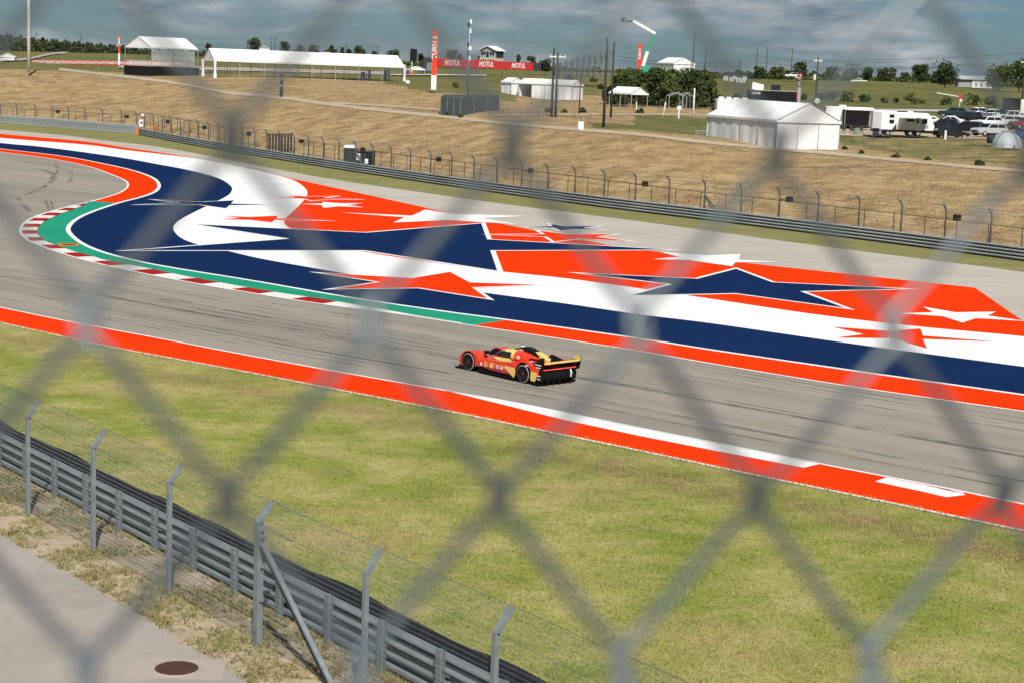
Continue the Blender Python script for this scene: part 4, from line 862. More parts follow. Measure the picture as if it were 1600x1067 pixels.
mb = MB(); mb.box((-.30, 0, 1.045), (.30, .42, .03)); mb.build('roof_hatch', C_BLK, car, bevel=0.01)
mb = MB(); mb.prism([(-.42, 1.02), (-.46, 1.15), (-.70, 1.185), (-.95, 1.17), (-1.35, 1.06), (-1.55, .95), (-1.5, .86), (-.8, .96)], -.17, .17); air = mb.build('air_intake', C_BLK, car, bevel=0.05, seg=3)
mb = MB(); mb.prism([(-.445, 1.05), (-.470, 1.14), (-.465, 1.14), (-.435, 1.05)], -.12, .12); mb.build('intake_mouth', C_CARB, air)
mb = MB(); mb.box((-.55, .09, 1.175), (.14, .10, .05)); mb.build('roof_beacon', C_LWHITE, air, bevel=0.015)
mb = MB(); mb.box((-.55, .176, 1.06), (.22, .006, .035)); mb.build('decal', C_LWHITE, air)
mb = MB(); mb.prism([(-1.20, .92), (-1.28, 1.085), (-1.55, 1.03), (-1.95, .90), (-1.95, .76), (-1.5, .80)], -.14, .14); mb.build('fin_base', C_YEL, car, bevel=0.03)
fin = MB(); fin.prism([(-1.80, .74), (-1.86, .90), (-2.02, 1.075), (-2.12, 1.09), (-2.60, 1.00), (-2.62, .86), (-2.5, .78)], -.012, .012); fn_ = fin.build('fin', C_BLK, car, bevel=0.005)
mb = MB(); mb.prism([(-1.90, .82), (-1.96, .93), (-2.04, .93), (-2.02, .82)], .012, .016); mb.build('decal', C_LWHITE, fn_)
# rear wing between tall ear-shaped end plates
wing = MB(); pr = [(-2.18, .78), (-2.30, .805), (-2.44, .825), (-2.60, .86), (-2.60, .845), (-2.44, .80), (-2.30, .775)]; wing.prism(pr, -.94, .94); wg = wing.build('rear_wing', C_BLK, car)
mb = MB(); mb.prism([(-2.20, .60), (-2.40, .63), (-2.56, .67), (-2.56, .655), (-2.40, .605), (-2.20, .58)], -.94, .94); mb.build('lower_element', C_BLK, wg)
mb = MB(); mb.prism([(-2.56, .83), (-2.64, .845), (-2.64, .925), (-2.56, .90)], -.94, .94); mb.build('gurney_flap', C_YEL, wg)
mb = MB(); mb.prism([(-2.18, .795), (-2.26, .82), (-2.26, .80), (-2.18, .775)], -.93, .93); mb.build('leading_edge', C_YEL, wg)
for s_ in (1, -1):
    plate = [(-2.02, .60), (-2.06, .76), (-2.22, .86), (-2.40, 1.06), (-2.66, 1.10), (-2.68, .86), (-2.60, .56), (-2.40, .50)]
    mb = MB(); mb.prism(plate, s_*.94-.012, s_*.94+.012); ep = mb.build('end_plate', C_BLK, wg)
    mb = MB(); mb.prism([(-2.20, .88), (-2.41, 1.055), (-2.65, 1.095), (-2.67, .88)], s_*.922-.004, s_*.922+.004); mb.build('yellow_inner_face', C_YEL, ep)
    if s_ > 0:
        for z, w in ((.80, .34), (.70, .28)):
            mb = MB(); mb.box((-2.36, .955, z), (w, .004, .035)); mb.build('decal', C_LWHITE, ep)
    for k, m in enumerate((C_LWHITE, C_DRED, C_LWHITE)):
        mb = MB(); mb.prism([(-2.16-.09*k, .62), (-2.20-.09*k, .62), (-2.27-.09*k, .77), (-2.23-.09*k, .77)], s_*.922-.007, s_*.922+.0065); mb.build('stripe', m, ep)
# black rear deck
for s_ in (1, -1):
    q = MB(); q.prism([(-1.55, .70), (-1.60, .805), (-2.05, .79), (-2.37, .70), (-2.38, .62)], s_*.30, s_*.80); q.build('rear_deck', C_BLK, car, bevel=.02)
    q = MB(); q.prism([(-1.18, .72), (-1.30, .86), (-1.75, .82), (-2.1, .74), (-2.1, .66)], s_*.20, s_*.44); q.build('engine_vent', C_BLK, car, bevel=.03)
    for k_ in range(3): q = MB(); q.box((-1.70-.12*k_, s_*.70, .815-.012*k_), (.05, .16, .012)); q.build('louvre', (C_LWHITE, C_DRED, C_DRED)[k_], car)
# tail
mb = MB(); mb.prism([(-2.30, .16), (-2.30, .60), (-2.40, .62), (-2.50, .40), (-2.46, .16)], -.93, .93); tail = mb.build('tail_panel', C_BLK, car, bevel=0.02)
mb = MB(); mb.prism([(-2.35, .62), (-2.44, .60), (-2.44, .665), (-2.35, .68)], -.55, .30); mb.build('tail_bodywork', C_RED, tail)
mb = MB(); mb.tube([(-2.40, .98, .60), (-2.49, .6, .605), (-2.52, 0, .61), (-2.49, -.6, .605), (-2.42, -1.0, .60)], .014, 6); mb.build('tail_light_bar', C_TAIL, tail)
mb = MB(); mb.prism([(-2.475, .22), (-2.50, .40), (-2.45, .56), (-2.47, .56), (-2.525, .40), (-2.495, .22)], -.66, -.60); mb.build('white_stripe', C_LWHITE, tail)
for z in (.28, .40):
    mb = MB(); mb.box((-2.42, .96, z), (.16, .006, .04)); mb.build('decal', C_LWHITE, tail)
mb = MB()
for y in (-.6, -.3, 0, .3, .6): mb.prism([(-2.2, .06), (-2.58, .10), (-2.58, .26), (-2.3, .26)], y-.008, y+.008)
mb.prism([(-1.9, .06), (-2.56, .24), (-2.56, .26), (-1.9, .08)], -.75, .75); mb.build('diffuser', C_CARB, car)
# wheels
def wheel(w):
    t_ = MB(); t_.lathe([(.235, -w/2+.02), (.30, -w/2), (.34, -w/2+.02), (.355, -w/2+.06), (.355, w/2-.06), (.34, w/2-.02), (.30, w/2), (.235, w/2-.02)], 36)
    rg = MB(); rg.lathe([(.312, w/2-.001), (.324, w/2-.006)], 36)
    rm = MB(); rm.lathe([(.24, w/2-.02), (.225, w/2-.03), (.215, w/2-.09), (.07, w/2-.06), (.05, w/2-.03), (0, w/2-.03)], 30)
    sp = MB()
    for k in range(10):
        a_ = 2*math.pi*k/10; sp.bar((.05*math.cos(a_), .05*math.sin(a_), w/2-.035), (.22*math.cos(a_+.12), .22*math.sin(a_+.12), w/2-.03), .02, .02)
    hb = MB(); hb.lathe([(.035, w/2-.03), (.035, w/2), (0, w/2)], 12)
    return t_.mesh('tyre', C_TYRE, True), rg.mesh('tyre_marking', C_LWHITE, fix=False), rm.mesh('rim', C_CARB, True), sp.mesh('spoke', C_SILV), hb.mesh('hub_nut', C_DRED)
for x, w, yy in ((AX, .30, .845), (AR, .32, .835)):
    ms = wheel(w)
    for s_ in (1, -1):
        we = empty('wheel'); we.parent = car; we.location = (x, s_*yy, .355); we.rotation_euler = (R(-90*s_), 0, 0)
        for me_, nm in zip(ms, ('tyre', 'tyre_marking', 'rim', 'spokes', 'hub_nut')): inst(me_, nm, we)
# ---------------------------------------------------------------- roads and tracks on the bank
M_DROAD = node_layers(newmat('dirt road'), (0.42, 0.335, 0.235), [((0.34, 0.26, 0.175), 0.4, 0.4, 0.65, (0.4, 1, 1), 0.8), ((0.48, 0.40, 0.30), 1.5, 0.5, 0.75, None, 0.6)], bump=(3, 0.05))
M_FTRACK = mat('far track surface', (0.36, 0.31, 0.28), 0.9, scale=0.1)
def drape(name, A, B, m, dz=0.05, n=60, d0=110):
    a = smooth(A, 6); b_ = smooth(B, 6); Pa = resample([HIT(p[0], p[1], d0) for p in a], n=n); Pb = resample([HIT(p[0], p[1], d0) for p in b_], n=n); V = []; K = 6
    for p, q in zip(Pa, Pb):
        for k in range(K+1):
            v = p.lerp(q, k/K); V.append((v.x, v.y, gz(v.x, v.y)-0.06+dz))
    mb = MB(); mb.add(V, [((K+1)*i+k, (K+1)*i+k+1, (K+1)*(i+1)+k+1, (K+1)*(i+1)+k) for i in range(n-1) for k in range(K)]); o = mb.build(name, m); return setting(o)
def road_px(name, C, w, m, dz=0.05, n=60, d0=110): return drape(name, [(x, y-w/2) for x, y in C], [(x, y+w/2) for x, y in C], m, dz, n, d0)
road_px('dirt_road', [(352, 145), (440, 153), (515, 163.5), (600, 173.5), (687, 182), (800, 194), (900, 202.5), (1000, 210.5), (1087, 221), (1200, 231.5), (1275, 238), (1400, 250), (1512, 260.5), (1640, 271)], 5.0, M_DROAD, n=160)
road_px('dirt_path', [(515, 161), (560, 163.5), (620, 167), (690, 172.5)], 2.6, M_DROAD, 0.06)
road_px('dirt_path', [(92, 108.5), (150, 115), (225, 124), (275, 130.5), (352, 144.5)], 4.0, M_DROAD, 0.06)
road_px('dirt_path', [(770, 181), (850, 180), (930, 179.5), (1050, 179.5), (1110, 180)], 2.2, M_DROAD, 0.06)
road_px('far_track', [(185, 104.5), (300, 107.5), (450, 111), (600, 115.5)], 5.0, M_FTRACK, 0.15)
road_px('far_track', [(610, 118.5), (700, 119), (760, 119.5)], 1.6, mat('pale kerb', (0.55, 0.53, 0.48), 0.9), 0.3)
road_px('far_road', [(5, 96), (40, 94), (60, 90), (75, 86.5), (90, 84.3), (105, 83.4)], 3.2, M_FTRACK, 0.3)
road_px('parking_ground', [(1290, 205), (1400, 207), (1500, 210), (1640, 212)], 14, M_DROAD, 0.06)
road_px('service_lane', [(1300, 174), (1400, 173.5), (1500, 175), (1640, 178)], 3.0, mat('pale lane', (0.45, 0.43, 0.40), 0.9), 0.16)

# ---------------------------------------------------------------- tents
M_TENT = mat('white tent fabric', (0.86, 0.86, 0.86), 0.6, var=0.03, scale=0.6, bump=0.015, bscale=1.2); M_TENTW = mat('white tent wall', (0.85, 0.855, 0.86), 0.65, var=0.03, scale=0.8, bump=0.05, bscale=1.4, stretch=(2.5, 2.5, 0.5))
def translucent(m, f):
    t = m.node_tree; b = t.nodes['Principled BSDF']; tr = t.nodes.new('ShaderNodeBsdfTranslucent'); mxs = t.nodes.new('ShaderNodeMixShader'); mxs.inputs[0].default_value = f; out = t.nodes['Material Output']
    t.links.new(b.outputs[0], mxs.inputs[1]); tr.inputs['Color'].default_value = (.8, .8, .8, 1); t.links.new(tr.outputs[0], mxs.inputs[2]); t.links.new(mxs.outputs[0], out.inputs['Surface'])
translucent(M_TENT, .10); translucent(M_TENTW, .10)
M_ALU = mat('tent frame aluminium', (0.50, 0.51, 0.52), 0.4, 0.5); M_SEAM = mat('grey seam', (0.40, 0.41, 0.42), 0.7); M_DARK = mat('dark grey panel', (0.030, 0.033, 0.040), 0.7, scale=1); M_CHAR = mat('charcoal', (0.035, 0.038, 0.045), 0.75, spec=0.25)
def tent(label, p, rz, Wd, Ln, eave, rise, bays, walls=True, legs=True, cat='tent', gable_fill=True, open_bays=(), legz=0.6, curtain=False, drop=0.0, name='marquee_tent'):
    """origin at one corner; x across the gable, y along the ridge"""
    t_ = empty(name, p, rz); tag(t_, label, cat)
    ov = 0.12; q = MB(); bl = Ln/bays
    # roof: each bay sags a little between its frames
    for side in (0, 1):
        for k in range(bays):
            m = MB()
            xe, xr = (-ov if side == 0 else Wd+ov), Wd/2; y0, y1 = k*bl, (k+1)*bl
            if k == 0: y0 -= ov
            if k == bays-1: y1 += ov
            ys = [y0, (y0+y1)/2, y1]; sag = [0, -0.05, 0]; V = []
            for yy, s_ in zip(ys, sag):
                for f in (0, .5, 1): V.append((xe+(xr-xe)*f, yy, eave+rise*f+s_*(1-abs(2*f-1))))
            m.add(V, [(3*j+i, 3*j+i+1, 3*j+4+i, 3*j+3+i) for j in (0, 1) for i in (0, 1)]); m.build('roof_panel', M_TENT, t_)
    for k in range(bays+1):
        yy = k*bl; m = MB()
        for a, b_ in (((-ov, eave), (Wd/2, eave+rise)), ((Wd/2, eave+rise), (Wd+ov, eave))): m.bar((a[0], yy, a[1]+.012), (b_[0], yy, b_[1]+.012), .05, .05)
        m.build('rafter', M_SEAM, t_)
    if gable_fill:
        for yy in (0.0, Ln):
            m = MB(); m.prism([(0, eave), (Wd/2, eave+rise), (Wd, eave)], yy-.015, yy+.015); m.build('gable', M_TENT, t_)
    m = MB()
    for a, b_ in (((-ov, -ov), (-ov, Ln+ov)), ((Wd+ov, -ov), (Wd+ov, Ln+ov)), ((-ov, -ov), (Wd+ov, -ov)), ((-ov, Ln+ov), (Wd+ov, Ln+ov))): m.bar((*a, eave-.10), (*b_, eave-.10), .03, .26)
    m.build('valance', M_TENT, t_)
    if legs:
        for k in range(bays+1):
            for xx in (0, Wd):
                m = MB(); m.bar((xx, k*bl, -legz-drop*k), (xx, k*bl, eave), .10); m.build('leg', M_ALU, t_)
    if walls:
        def wall(x0, y0, x1, y1):
            n = 9; V = []; d_ = Vector((y1-y0, x0-x1, 0)).normalized()
            for i in range(n+1):
                f = i/n; w_ = 0.05*math.sin(f*9.4+x0+y0); bw = 0.10*math.sin(f*12.0+y0*2)
                V += [(x0+(x1-x0)*f, y0+(y1-y0)*f, eave), (x0+(x1-x0)*f+d_.x*w_, y0+(y1-y0)*f+d_.y*w_, eave*.45), (x0+(x1-x0)*f+d_.x*bw, y0+(y1-y0)*f+d_.y*bw, -.15)]
            m = MB(); m.add(V, [(3*i+k, 3*i+k+1, 3*i+4+k, 3*i+3+k) for i in range(n) for k in (0, 1)]); m.build('wall_panel', M_TENTW, t_, smooth=True)
        for k in range(bays):
            for xx, s_ in ((0.02, 0), (Wd-.02, 1)):
                if (s_, k) in open_bays: continue
                wall(xx, k*bl+.05, xx, (k+1)*bl-.05)
        ng = max(2, int(round(Wd/2.4)))
        for k in range(ng):
            for yy in (0.02, Ln-.02): wall(Wd*k/ng+.02, yy, Wd*(k+1)/ng-.02, yy)
            for yy in (-.02, Ln+.02):
                if k: m = MB(); m.bar((Wd*k/ng, yy, 0), (Wd*k/ng, yy, eave), .05); m.build('leg', M_SEAM, t_)
    if curtain:
        for xx, yy in ((0, 0), (Wd, 0), (0, Ln), (Wd, Ln)):
            m = MB(); m.lathe([(.34, eave), (.26, eave*.72), (.17, eave*.45), (.26, eave*.2), (.36, -.4)], 8); o = m.build('gathered_curtain', M_TENTW, t_, smooth=True); o.location = (xx, yy, 0)
    return t_
def corner(x, y, D): p = AT(x, y, D); return Vector((p.x, p.y, p.z))
tent('large closed white marquee tent standing beside the dirt road', corner(1212, 231, 190), R(25), 7.9, 14.2, 2.85, 1.85, 4)
tent('long open sided white marquee tent on top of the dry bank', corner(336, 119, 318), R(-65), -8.0, 35.5, 2.75, 2.0, 8, walls=False, curtain=True, legz=1.2)
tent('small closed white tent with dark tent beside it on the meadow', corner(798, 152, 318), R(35), 2.7, 3.0, 2.6, .75, 1)
tent('white event tent with an open dark doorway behind the wooden poles', corner(893, 156, 312), R(64), 4.6, 10.2, 2.55, .75, 4, open_bays=((0, 3),))
tent('open white canopy tent in front of the grove', corner(986, 167, 283), R(35), 3.2, 5.6, 2.05, .95, 2, walls=False)
tent('white marquee tent on the skyline behind the grove', corner(1052, 112, 420), R(24), 5.6, 8, 1.9, 1.3, 2)
tent('small white tent at the left edge below the far wood', corner(-2, 97, 430), R(10), 3.6, 4, 1.3, .8, 1)
tent('white pop-up canopy beside the black screen tower', corner(645, 117, 430), R(20), 2.9, 2.9, 1.3, .65, 1, walls=False, name='canopy')
# bare tent frames
for px_, w_, lab in ((1045, 2.8, 'bare tent frame next to the white canopy, the left one of two'), (1066, 1.7, 'bare tent frame by the tall white post, the right one of two')):
    p = corner(px_, 166, 283); t_ = empty('tent_frame', p, R(8)); tag(t_, lab, 'tent frame')
    for yy in (0, 2.2):
        m = MB()
        for a, b_ in (((0, -.5), (0, 1.55)), ((w_, -.5), (w_, 1.55)), ((0, 1.55), (w_/2, 2.1)), ((w_/2, 2.1), (w_, 1.55))): m.bar((a[0], yy, a[1]), (b_[0], yy, b_[1]), .09)
        m.build('gable_frame', M_ALU, t_)
    for xx, zz in ((0, 1.55), (w_/2, 2.1), (w_, 1.55)): m = MB(); m.bar((xx, 0, zz), (xx, 2.2, zz), .07); m.build('purlin', M_ALU, t_)
# viewing stand with a tent roof
p = corner(237, 104.5, 326); vs = tent('raised black viewing platform under an open white tent roof', p, R(-40), -7.6, 10.6, 3.45, 1.85, 2, walls=False, cat='viewing stand', legz=1.3, name='viewing_stand')
m = MB(); m.box((-3.8, 5.3, -1.15), (7.9, 10.9, 2.3)); m.build('platform', M_BLACK, vs)
for a, b_ in (((-7.6, 0), (0, 0)), ((0, 0), (0, 10.6))):
    m = MB(); m.bar((*a, 1.05), (*b_, 1.05), .06); n_ = 6
    for k in range(n_+1): x_ = a[0]+(b_[0]-a[0])*k/n_; y_ = a[1]+(b_[1]-a[1])*k/n_; m.bar((x_, y_, 0), (x_, y_, 1.05), .05)
    m.build('railing', M_ALU, vs)
M_PANE = newmat('clear plastic sheet'); b = M_PANE.node_tree.nodes['Principled BSDF']; b.inputs['Base Color'].default_value = (.75, .82, .85, 1); b.inputs['Roughness'].default_value = .25; b.inputs['Alpha'].default_value = .22
for k in range(2): m = MB(); m.box((-.03, 2.5+5*k, 1.55), (.01, 4.8, 2.9)); m.build('clear_side_sheet', M_PANE, vs)
m = MB(); m.box((-3.6, -.03, .5), (7.0, .01, .95)); m.build('clear_side_sheet', M_PANE, vs)

# ---------------------------------------------------------------- banners, pylons, towers
M_RED = mat('banner red', (0.62, 0.035, 0.035), 0.6, var=0.06); M_PRED = mat('pylon red', (0.78, 0.05, 0.015), 0.5, var=0.04); M_LET = mat('white lettering', (0.80, 0.80, 0.80), 0.6, var=0.02); M_BLET = mat('black lettering', (0.02, 0.02, 0.02), 0.6)
meMot = text_mesh('MOTUL', 1.0, M_LET, bold=0.035, shear=0.18)
def banner_row(label, x0, x1, ytop0, ytop1, ybot0, ybot1, D0, D1, n, first_text=0, texts=None):
    A, Bq = AT(x0, ybot0, D0), AT(x1, ybot1, D1); h0 = (ybot0-ytop0)*px(D0); h1 = (ybot1-ytop1)*px(D1)
    o = empty('advertising_banner', A); tag(o, label, 'banner'); d_ = Bq-A; L_ = d_.length; a_ = math.atan2(d_.y, d_.x)
    for k in range(n):
        P_ = [A.lerp(Bq, (k+f)/n)-A for f in (0.0, 0.995)]; hh = [h0+(h1-h0)*(k+f)/n for f in (0, 1)]
        m = MB(); nv = Vector((d_.y, -d_.x, 0)).normalized()*.03
        m.add([P_[0], P_[1], P_[1]+Vector((0, 0, hh[1])), P_[0]+Vector((0, 0, hh[0])), P_[0]-nv*2, P_[1]-nv*2, P_[1]-nv*2+Vector((0, 0, hh[1])), P_[0]-nv*2+Vector((0, 0, hh[0]))], [(0, 1, 2, 3), (7, 6, 5, 4), (0, 4, 5, 1), (1, 5, 6, 2), (2, 6, 7, 3), (3, 7, 4, 0)]); pn = m.build('banner_panel', M_RED, o)
        c_ = (P_[0]+P_[1])/2; hm = sum(hh)/2; s_ = min(hm*0.85, (P_[1]-P_[0]).length/3.4)
        tx = inst(meMot, 'lettering', pn, c_+nv*1.6+Vector((0, 0, hm*.5)), rot=(R(90), -math.atan2(d_.z, math.hypot(d_.x, d_.y)), a_)); tx.scale = (s_*1.05, s_*1.0, 1)
        m = MB(); m.bar(P_[0]-Vector((0, 0, 2.6)), P_[0]+Vector((0, 0, .05)), .12); m.build('support_post', M_CHAR, o)
    return o
banner_row('row of small red MOTUL banners along the far track at left', 50, 290, 94.0, 97.0, 100.6, 104, 425, 395, 17)
banner_row('large red MOTUL billboard on a frame behind the TURN pylon', 679, 834, 91.5, 99.0, 104.5, 110.5, 400, 430, 3)
o = MB().box((0, 0, 0), (2.3, .6, 1.9)).box((.9, .1, .1), (.6, .8, 1.6)).build('dark_screen_end', M_CHAR, bevel=0.03); o.location = AT(841.5, 105.5, 430); tag(o, 'dark charcoal panel at the right end of the MOTUL billboard', 'panel')
def pylon(label, x, ytop, ybase, D, wpx, red_frac, txt, grey=False, size=.6, name='marker_pylon', tcol=None):
    A = AT(x, ybase, D); h = (ybase-ytop)*px(D); w = wpx*px(D); A.z -= 0.3; h += .3
    o = empty(name, A, -math.atan2(A.x, A.y)); tag(o, label, 'pylon'); zr = h*(1-red_frac)
    MB().box((0, 0, zr/2), (w, w*.5, zr)).build('white_base', M_WHITE if not grey else M_ALU, o); c_ = MB().box((0, 0, zr+(h-zr)/2), (w, w*.5, h-zr)).build('column', M_PRED if not grey else M_ALU, o)
    if txt:
        me_ = text_mesh(txt, size, tcol or M_LET, bold=.02); t_ = inst(me_, 'lettering', c_, (0, -w*.25-.02, zr+(h-zr)*.62), rot=(R(90), R(-90), 0))
    return o
pylon('tall red and white pylon with TURN 6 lettering on the crest', 677.5, 50, 137.5, 262, 8.0, .755, 'TURN 6', size=.95)
pylon('small red and white pylon behind the viewing stand', 186, 55, 100, 390, 2.6, .62, 'TURN 5', size=.45)
pylon('red pylon with white lettering beside the lift boom', 998.5, 70, 110, 430, 5.2, .97, 'TURN 7', size=.75)
g_ = pylon('grey GATE pylon with a red badge beside the black container', 1247.5, 116, 168, 270, 4.6, .45, 'GATE', grey=True, size=.95, name='gate_pylon', tcol=M_BLET)
hh_ = 52*px(270)+.3
q = MB(); q.lathe([(0, .02), (.30, .02), (.30, -.02), (0, -.02)], 16, M=Matrix.Translation((.02, -.14, hh_-.35)) @ Matrix.Rotation(R(90), 4, 'X')); q.build('badge', M_RED, g_); q = MB(); q.box((.02, -.18, hh_-.35), (.09, .02, .34)); q.build('badge_stroke', M_WHITE, g_)
q = MB(); q.box((-.30, 0, hh_*.55), (.10, .20, hh_*.62)); q.build('red_edge', M_RED, g_)
q = MB(); q.box((-.45, 0, hh_-.65), (.5, .25, .16)); q.build('lamp_arm', M_WHITE, g_)
def lattice(name, label, x, ytop, ybase, D, wpx, n, m_=None, taper=1.0, cat='tower'):
    A = AT(x, ybase, D); h = (ybase-ytop)*px(D); w = wpx*px(D); o = empty(name, A); tag(o, label, cat); m_ = m_ or M_GALV
    cs = [(-.5, -.5), (.5, -.5), (.5, .5), (-.5, .5)]; wz = lambda f: w*(1+(taper-1)*f)
    for c_ in cs: q = MB(); q.tube([(c_[0]*wz(0), c_[1]*wz(0), -.5), (c_[0]*wz(1), c_[1]*wz(1), h)], .05, 5); q.build('leg', m_, o)
    q = MB()
    for k in range(n):
        f0, f1 = k/n, (k+1)/n
        for i in range(4):
            a, b_ = cs[i], cs[(i+1) % 4]; q.tube([(a[0]*wz(f0), a[1]*wz(f0), h*f0), (b_[0]*wz(f1), b_[1]*wz(f1), h*f1)], .028, 3, cap=False); q.tube([(a[0]*wz(f1), a[1]*wz(f1), h*f1), (b_[0]*wz(f1), b_[1]*wz(f1), h*f1)], .028, 3, cap=False)
    stuff(q.build('bracing', m_, o)); return o
lattice('lattice_mast', 'thin lattice radio mast rising out of the picture behind the billboard', 799, -60, 100, 700, 4.5, 30)
def pole(name, label, x, ytop, ybase, D, r, m_, cross=0, cat='pole', lean=0.0, extra=None, group=None, drop=1.0):
    A = AT(x, ybase, D); h = (ybase-ytop)*px(D); A.z -= drop; h += drop; o = empty(name, A); tag(o, label, cat, group)
    q = MB(); q.tube([(0, 0, 0), (lean*.5, 0, h*.5), (lean, 0, h)], [r, r*.9, r*.72], 8); q.build('shaft', m_, o, smooth=True)
    if cross: q = MB(); q.box((lean*.95, 0, h-.5), (cross, .12, .14)); [q.box((lean*.95+f*cross, 0, h-.34), (.08, .08, .2)) for f in (-.45, -.15, .15, .45)]; q.build('crossarm', extra or m_, o)
    return o, h
M_WOOD = mat('dark pole wood', (0.050, 0.040, 0.034), 0.9, scale=3, stretch=(3, 3, .4)); M_POLEW = mat('white painted steel', (0.70, 0.70, 0.68), 0.5, var=.05)
pole('light_mast', 'tall thick white mast on the crest at far left', 45, -60, 105, 322, .31, M_POLEW)
o, h_ = pole('antenna_mast', 'slim grey antenna mast with white equipment boxes behind the dark enclosure', 730.5, 33, 152, 240, .13, M_GALV)
for k, (f, w) in enumerate(((.97, .22), (.93, .30), (.86, .18), (.70, .26), (.66, .34), (.60, .22), (.54, .18), (.25, .22))): q = MB(); q.box(((-1)**k*.14, -.05, h_*f), (w, .22, .55)); q.build('equipment_box', M_WHITE if k % 2 == 0 else M_CHAR, o)
for args in (('wooden pole with a pale crossarm, left of the close pair', 861.5, 78, 186, 226, .17, 0), ('wooden pole with a pale crossarm, right of the close pair', 867.5, 85, 187, 224, .17, 2.0), ('thin grey pole in front of the white event tent', 905, 107, 172, 245, .09, 0), ('dark wooden pole in front of the grove, nearer one', 943, 62, 197, 205, .16, 0), ('dark wooden pole in front of the grove, farther one', 954.5, 68, 180, 240, .15, 0), ('dark wooden pole behind the big tent with a white transformer', 1273.5, 92, 172, 262, .15, 1.2), ('wooden pole cut by the right edge of the picture', 1596, 95, 172, 300, .16, 1.4)):
    o, h_ = pole('utility_pole', args[0], args[1], args[2], args[3], args[4], args[5], M_WOOD, args[6], extra=M_POLEW)
    if 'transformer' in args[0]: q = MB(); q.lathe([(0, 0), (.2, 0), (.2, .8), (0, .8)], 10, M=Matrix.Translation((-.35, 0, h_*.62))); q.build('transformer', M_POLEW, o); q = MB(); q.lathe([(0, 0), (.4, 0), (.4, .1), (0, .1)], 12, M=Matrix.Translation((.2, -.2, h_*.27)) @ Matrix.Rotation(R(90), 4, 'X')); q.build('round_sign', M_POLEW, o)
for x, yt, yb, D, lab in ((1154, 93, 118, 640, 'short wooden pole on the green ridge, leftmost of the four'), (1181, 77, 119, 640, 'wooden pole with white fittings on the green ridge'), (1196.5, 74, 119, 640, 'tall bare wooden pole on the green ridge beside the fitted pole'), (1235.5, 77, 120, 640, 'tall bare wooden pole on the green ridge left of the round tree'), (1082, 52, 112, 420, 'tall grey mast beside the skyline tent'), (1099, 80, 113, 430, 'leaning wooden pole right of the skyline tent'), (423.5, 59, 82, 900, 'left pole of the far twin pole pair on the skyline'), (429.5, 59, 82, 900, 'right pole of the far twin pole pair on the skyline'), (540, 70, 88, 900, 'thin far pole on the skyline above the long tent'), (590, 73, 90, 900, 'thin far pole on the skyline near the tent end'), (57, 52, 80, 900, 'thin far pole above the wood beside the white mast'), (126, 55, 80, 900, 'thin far pole above the wood left of the stand')):
    pole('utility_pole', lab, x, yt, yb, D, .16 if D > 500 else .12, M_WOOD, 1.6 if D > 800 else 0, lean=.6 if 'leaning' in lab else .08, extra=M_WOOD)
p = HIT(439.5, 152); o = tag(MB().box((0, 0, 1.5), (.42, .42, 3.6)).box((0, -.22, 2.6), (.25, .03, .3), m=1).box((0, -.22, 1.6), (.25, .03, .3), m=1).build('loudspeaker_column', [M_CHAR, M_ALU]), 'dark square column standing on the dry bank', 'column'); o.location = p
# wires between the ridge poles
for k, (xa, ya, xb, yb, D) in enumerate(((960, 88, 1160, 98, 640), (960, 93, 1160, 103, 640), (1181, 88, 1420, 97, 640), (1181, 98, 1420, 104, 640), (1280, 95, 1640, 80, 420), (1280, 110, 1640, 92, 420))):
    A, Bq = AT(xa, ya, D), AT(xb, yb, D); q = MB(); q.tube([A.lerp(Bq, f)-Vector((0, 0, 4*f*(1-f)*(1.2 if D > 500 else .6))) for f in np.linspace(0, 1, 13)], .045 if D > 500 else .03, 4); tag(q.build('power_line', M_BLACK), ('upper thin power line in the sky above the skyline tent', 'lower thin power line in the sky above the skyline tent', 'upper thin power line over the poles of the green ridge', 'lower thin power line over the poles of the green ridge', 'upper thin power line rising to the pole at the right edge', 'lower thin power line rising to the pole at the right edge')[k], 'power line', 'power lines over the ridge')

# black screen tower, dark tower, observation house
def simple(name, label, cat, x, y, D, rz=None):
    p = AT(x, y, D); o = empty(name, p, -math.atan2(p.x, p.y) if rz is None else rz); return tag(o, label, cat)
o = simple('screen_tower', 'black screen on a pale post near the end of the long tent', 'screen', 645.5, 112, 440); MB().box((0, 0, 3.9), (1.65, .3, 2.9)).build('screen', M_BLACK, o); MB().box((-.3, .1, 1.4), (.16, .16, 5.4)).build('post', M_POLEW, o); MB().tube([(-.2, 0, 5.3), (-.2, 0, 6.4)], .05, 5).build('aerial', M_CHAR, o)
o = simple('dark_pavilion', 'dark slanted pavilion beside the red TURN pylon', 'pavilion', 667, 115, 440, 0.1); MB().prism([(-1.5, 0), (-.7, 3.8), (2.2, 3.8), (2.2, 0)], 0, 4).build('body', M_CHAR, o); MB().box((.9, -.03, 1.6), (2.0, .05, 2.0)).build('window', mat('grey glazing', (.16, .18, .20), .3), o)
for k, (x, y, w, h, mm, lab) in enumerate(((631, 117, .85, 2.1, M_CHAR, 'grey portable toilet with a white roof beside the long tent'), (637, 118, .6, 1.2, M_DARK, 'dark blue bin beside the grey portable toilet'), (642.5, 118, .5, .9, M_PRED, 'small red and white cabinet by the screen tower'))):
    o = simple('cabinet', lab, 'cabinet', x, y, 430); MB().box((0, 0, h/2), (w, w, h)).build('body', mm, o); MB().box((0, 0, h+.08), (w*1.15, w*1.15, .16)).build('lid', M_WHITE, o)
o = simple('observation_house', 'two storey observation house with a pitched white roof behind the billboard', 'house', 768, 97.5, 520, R(-28)); W_ = 5.2; L_ = 4.6
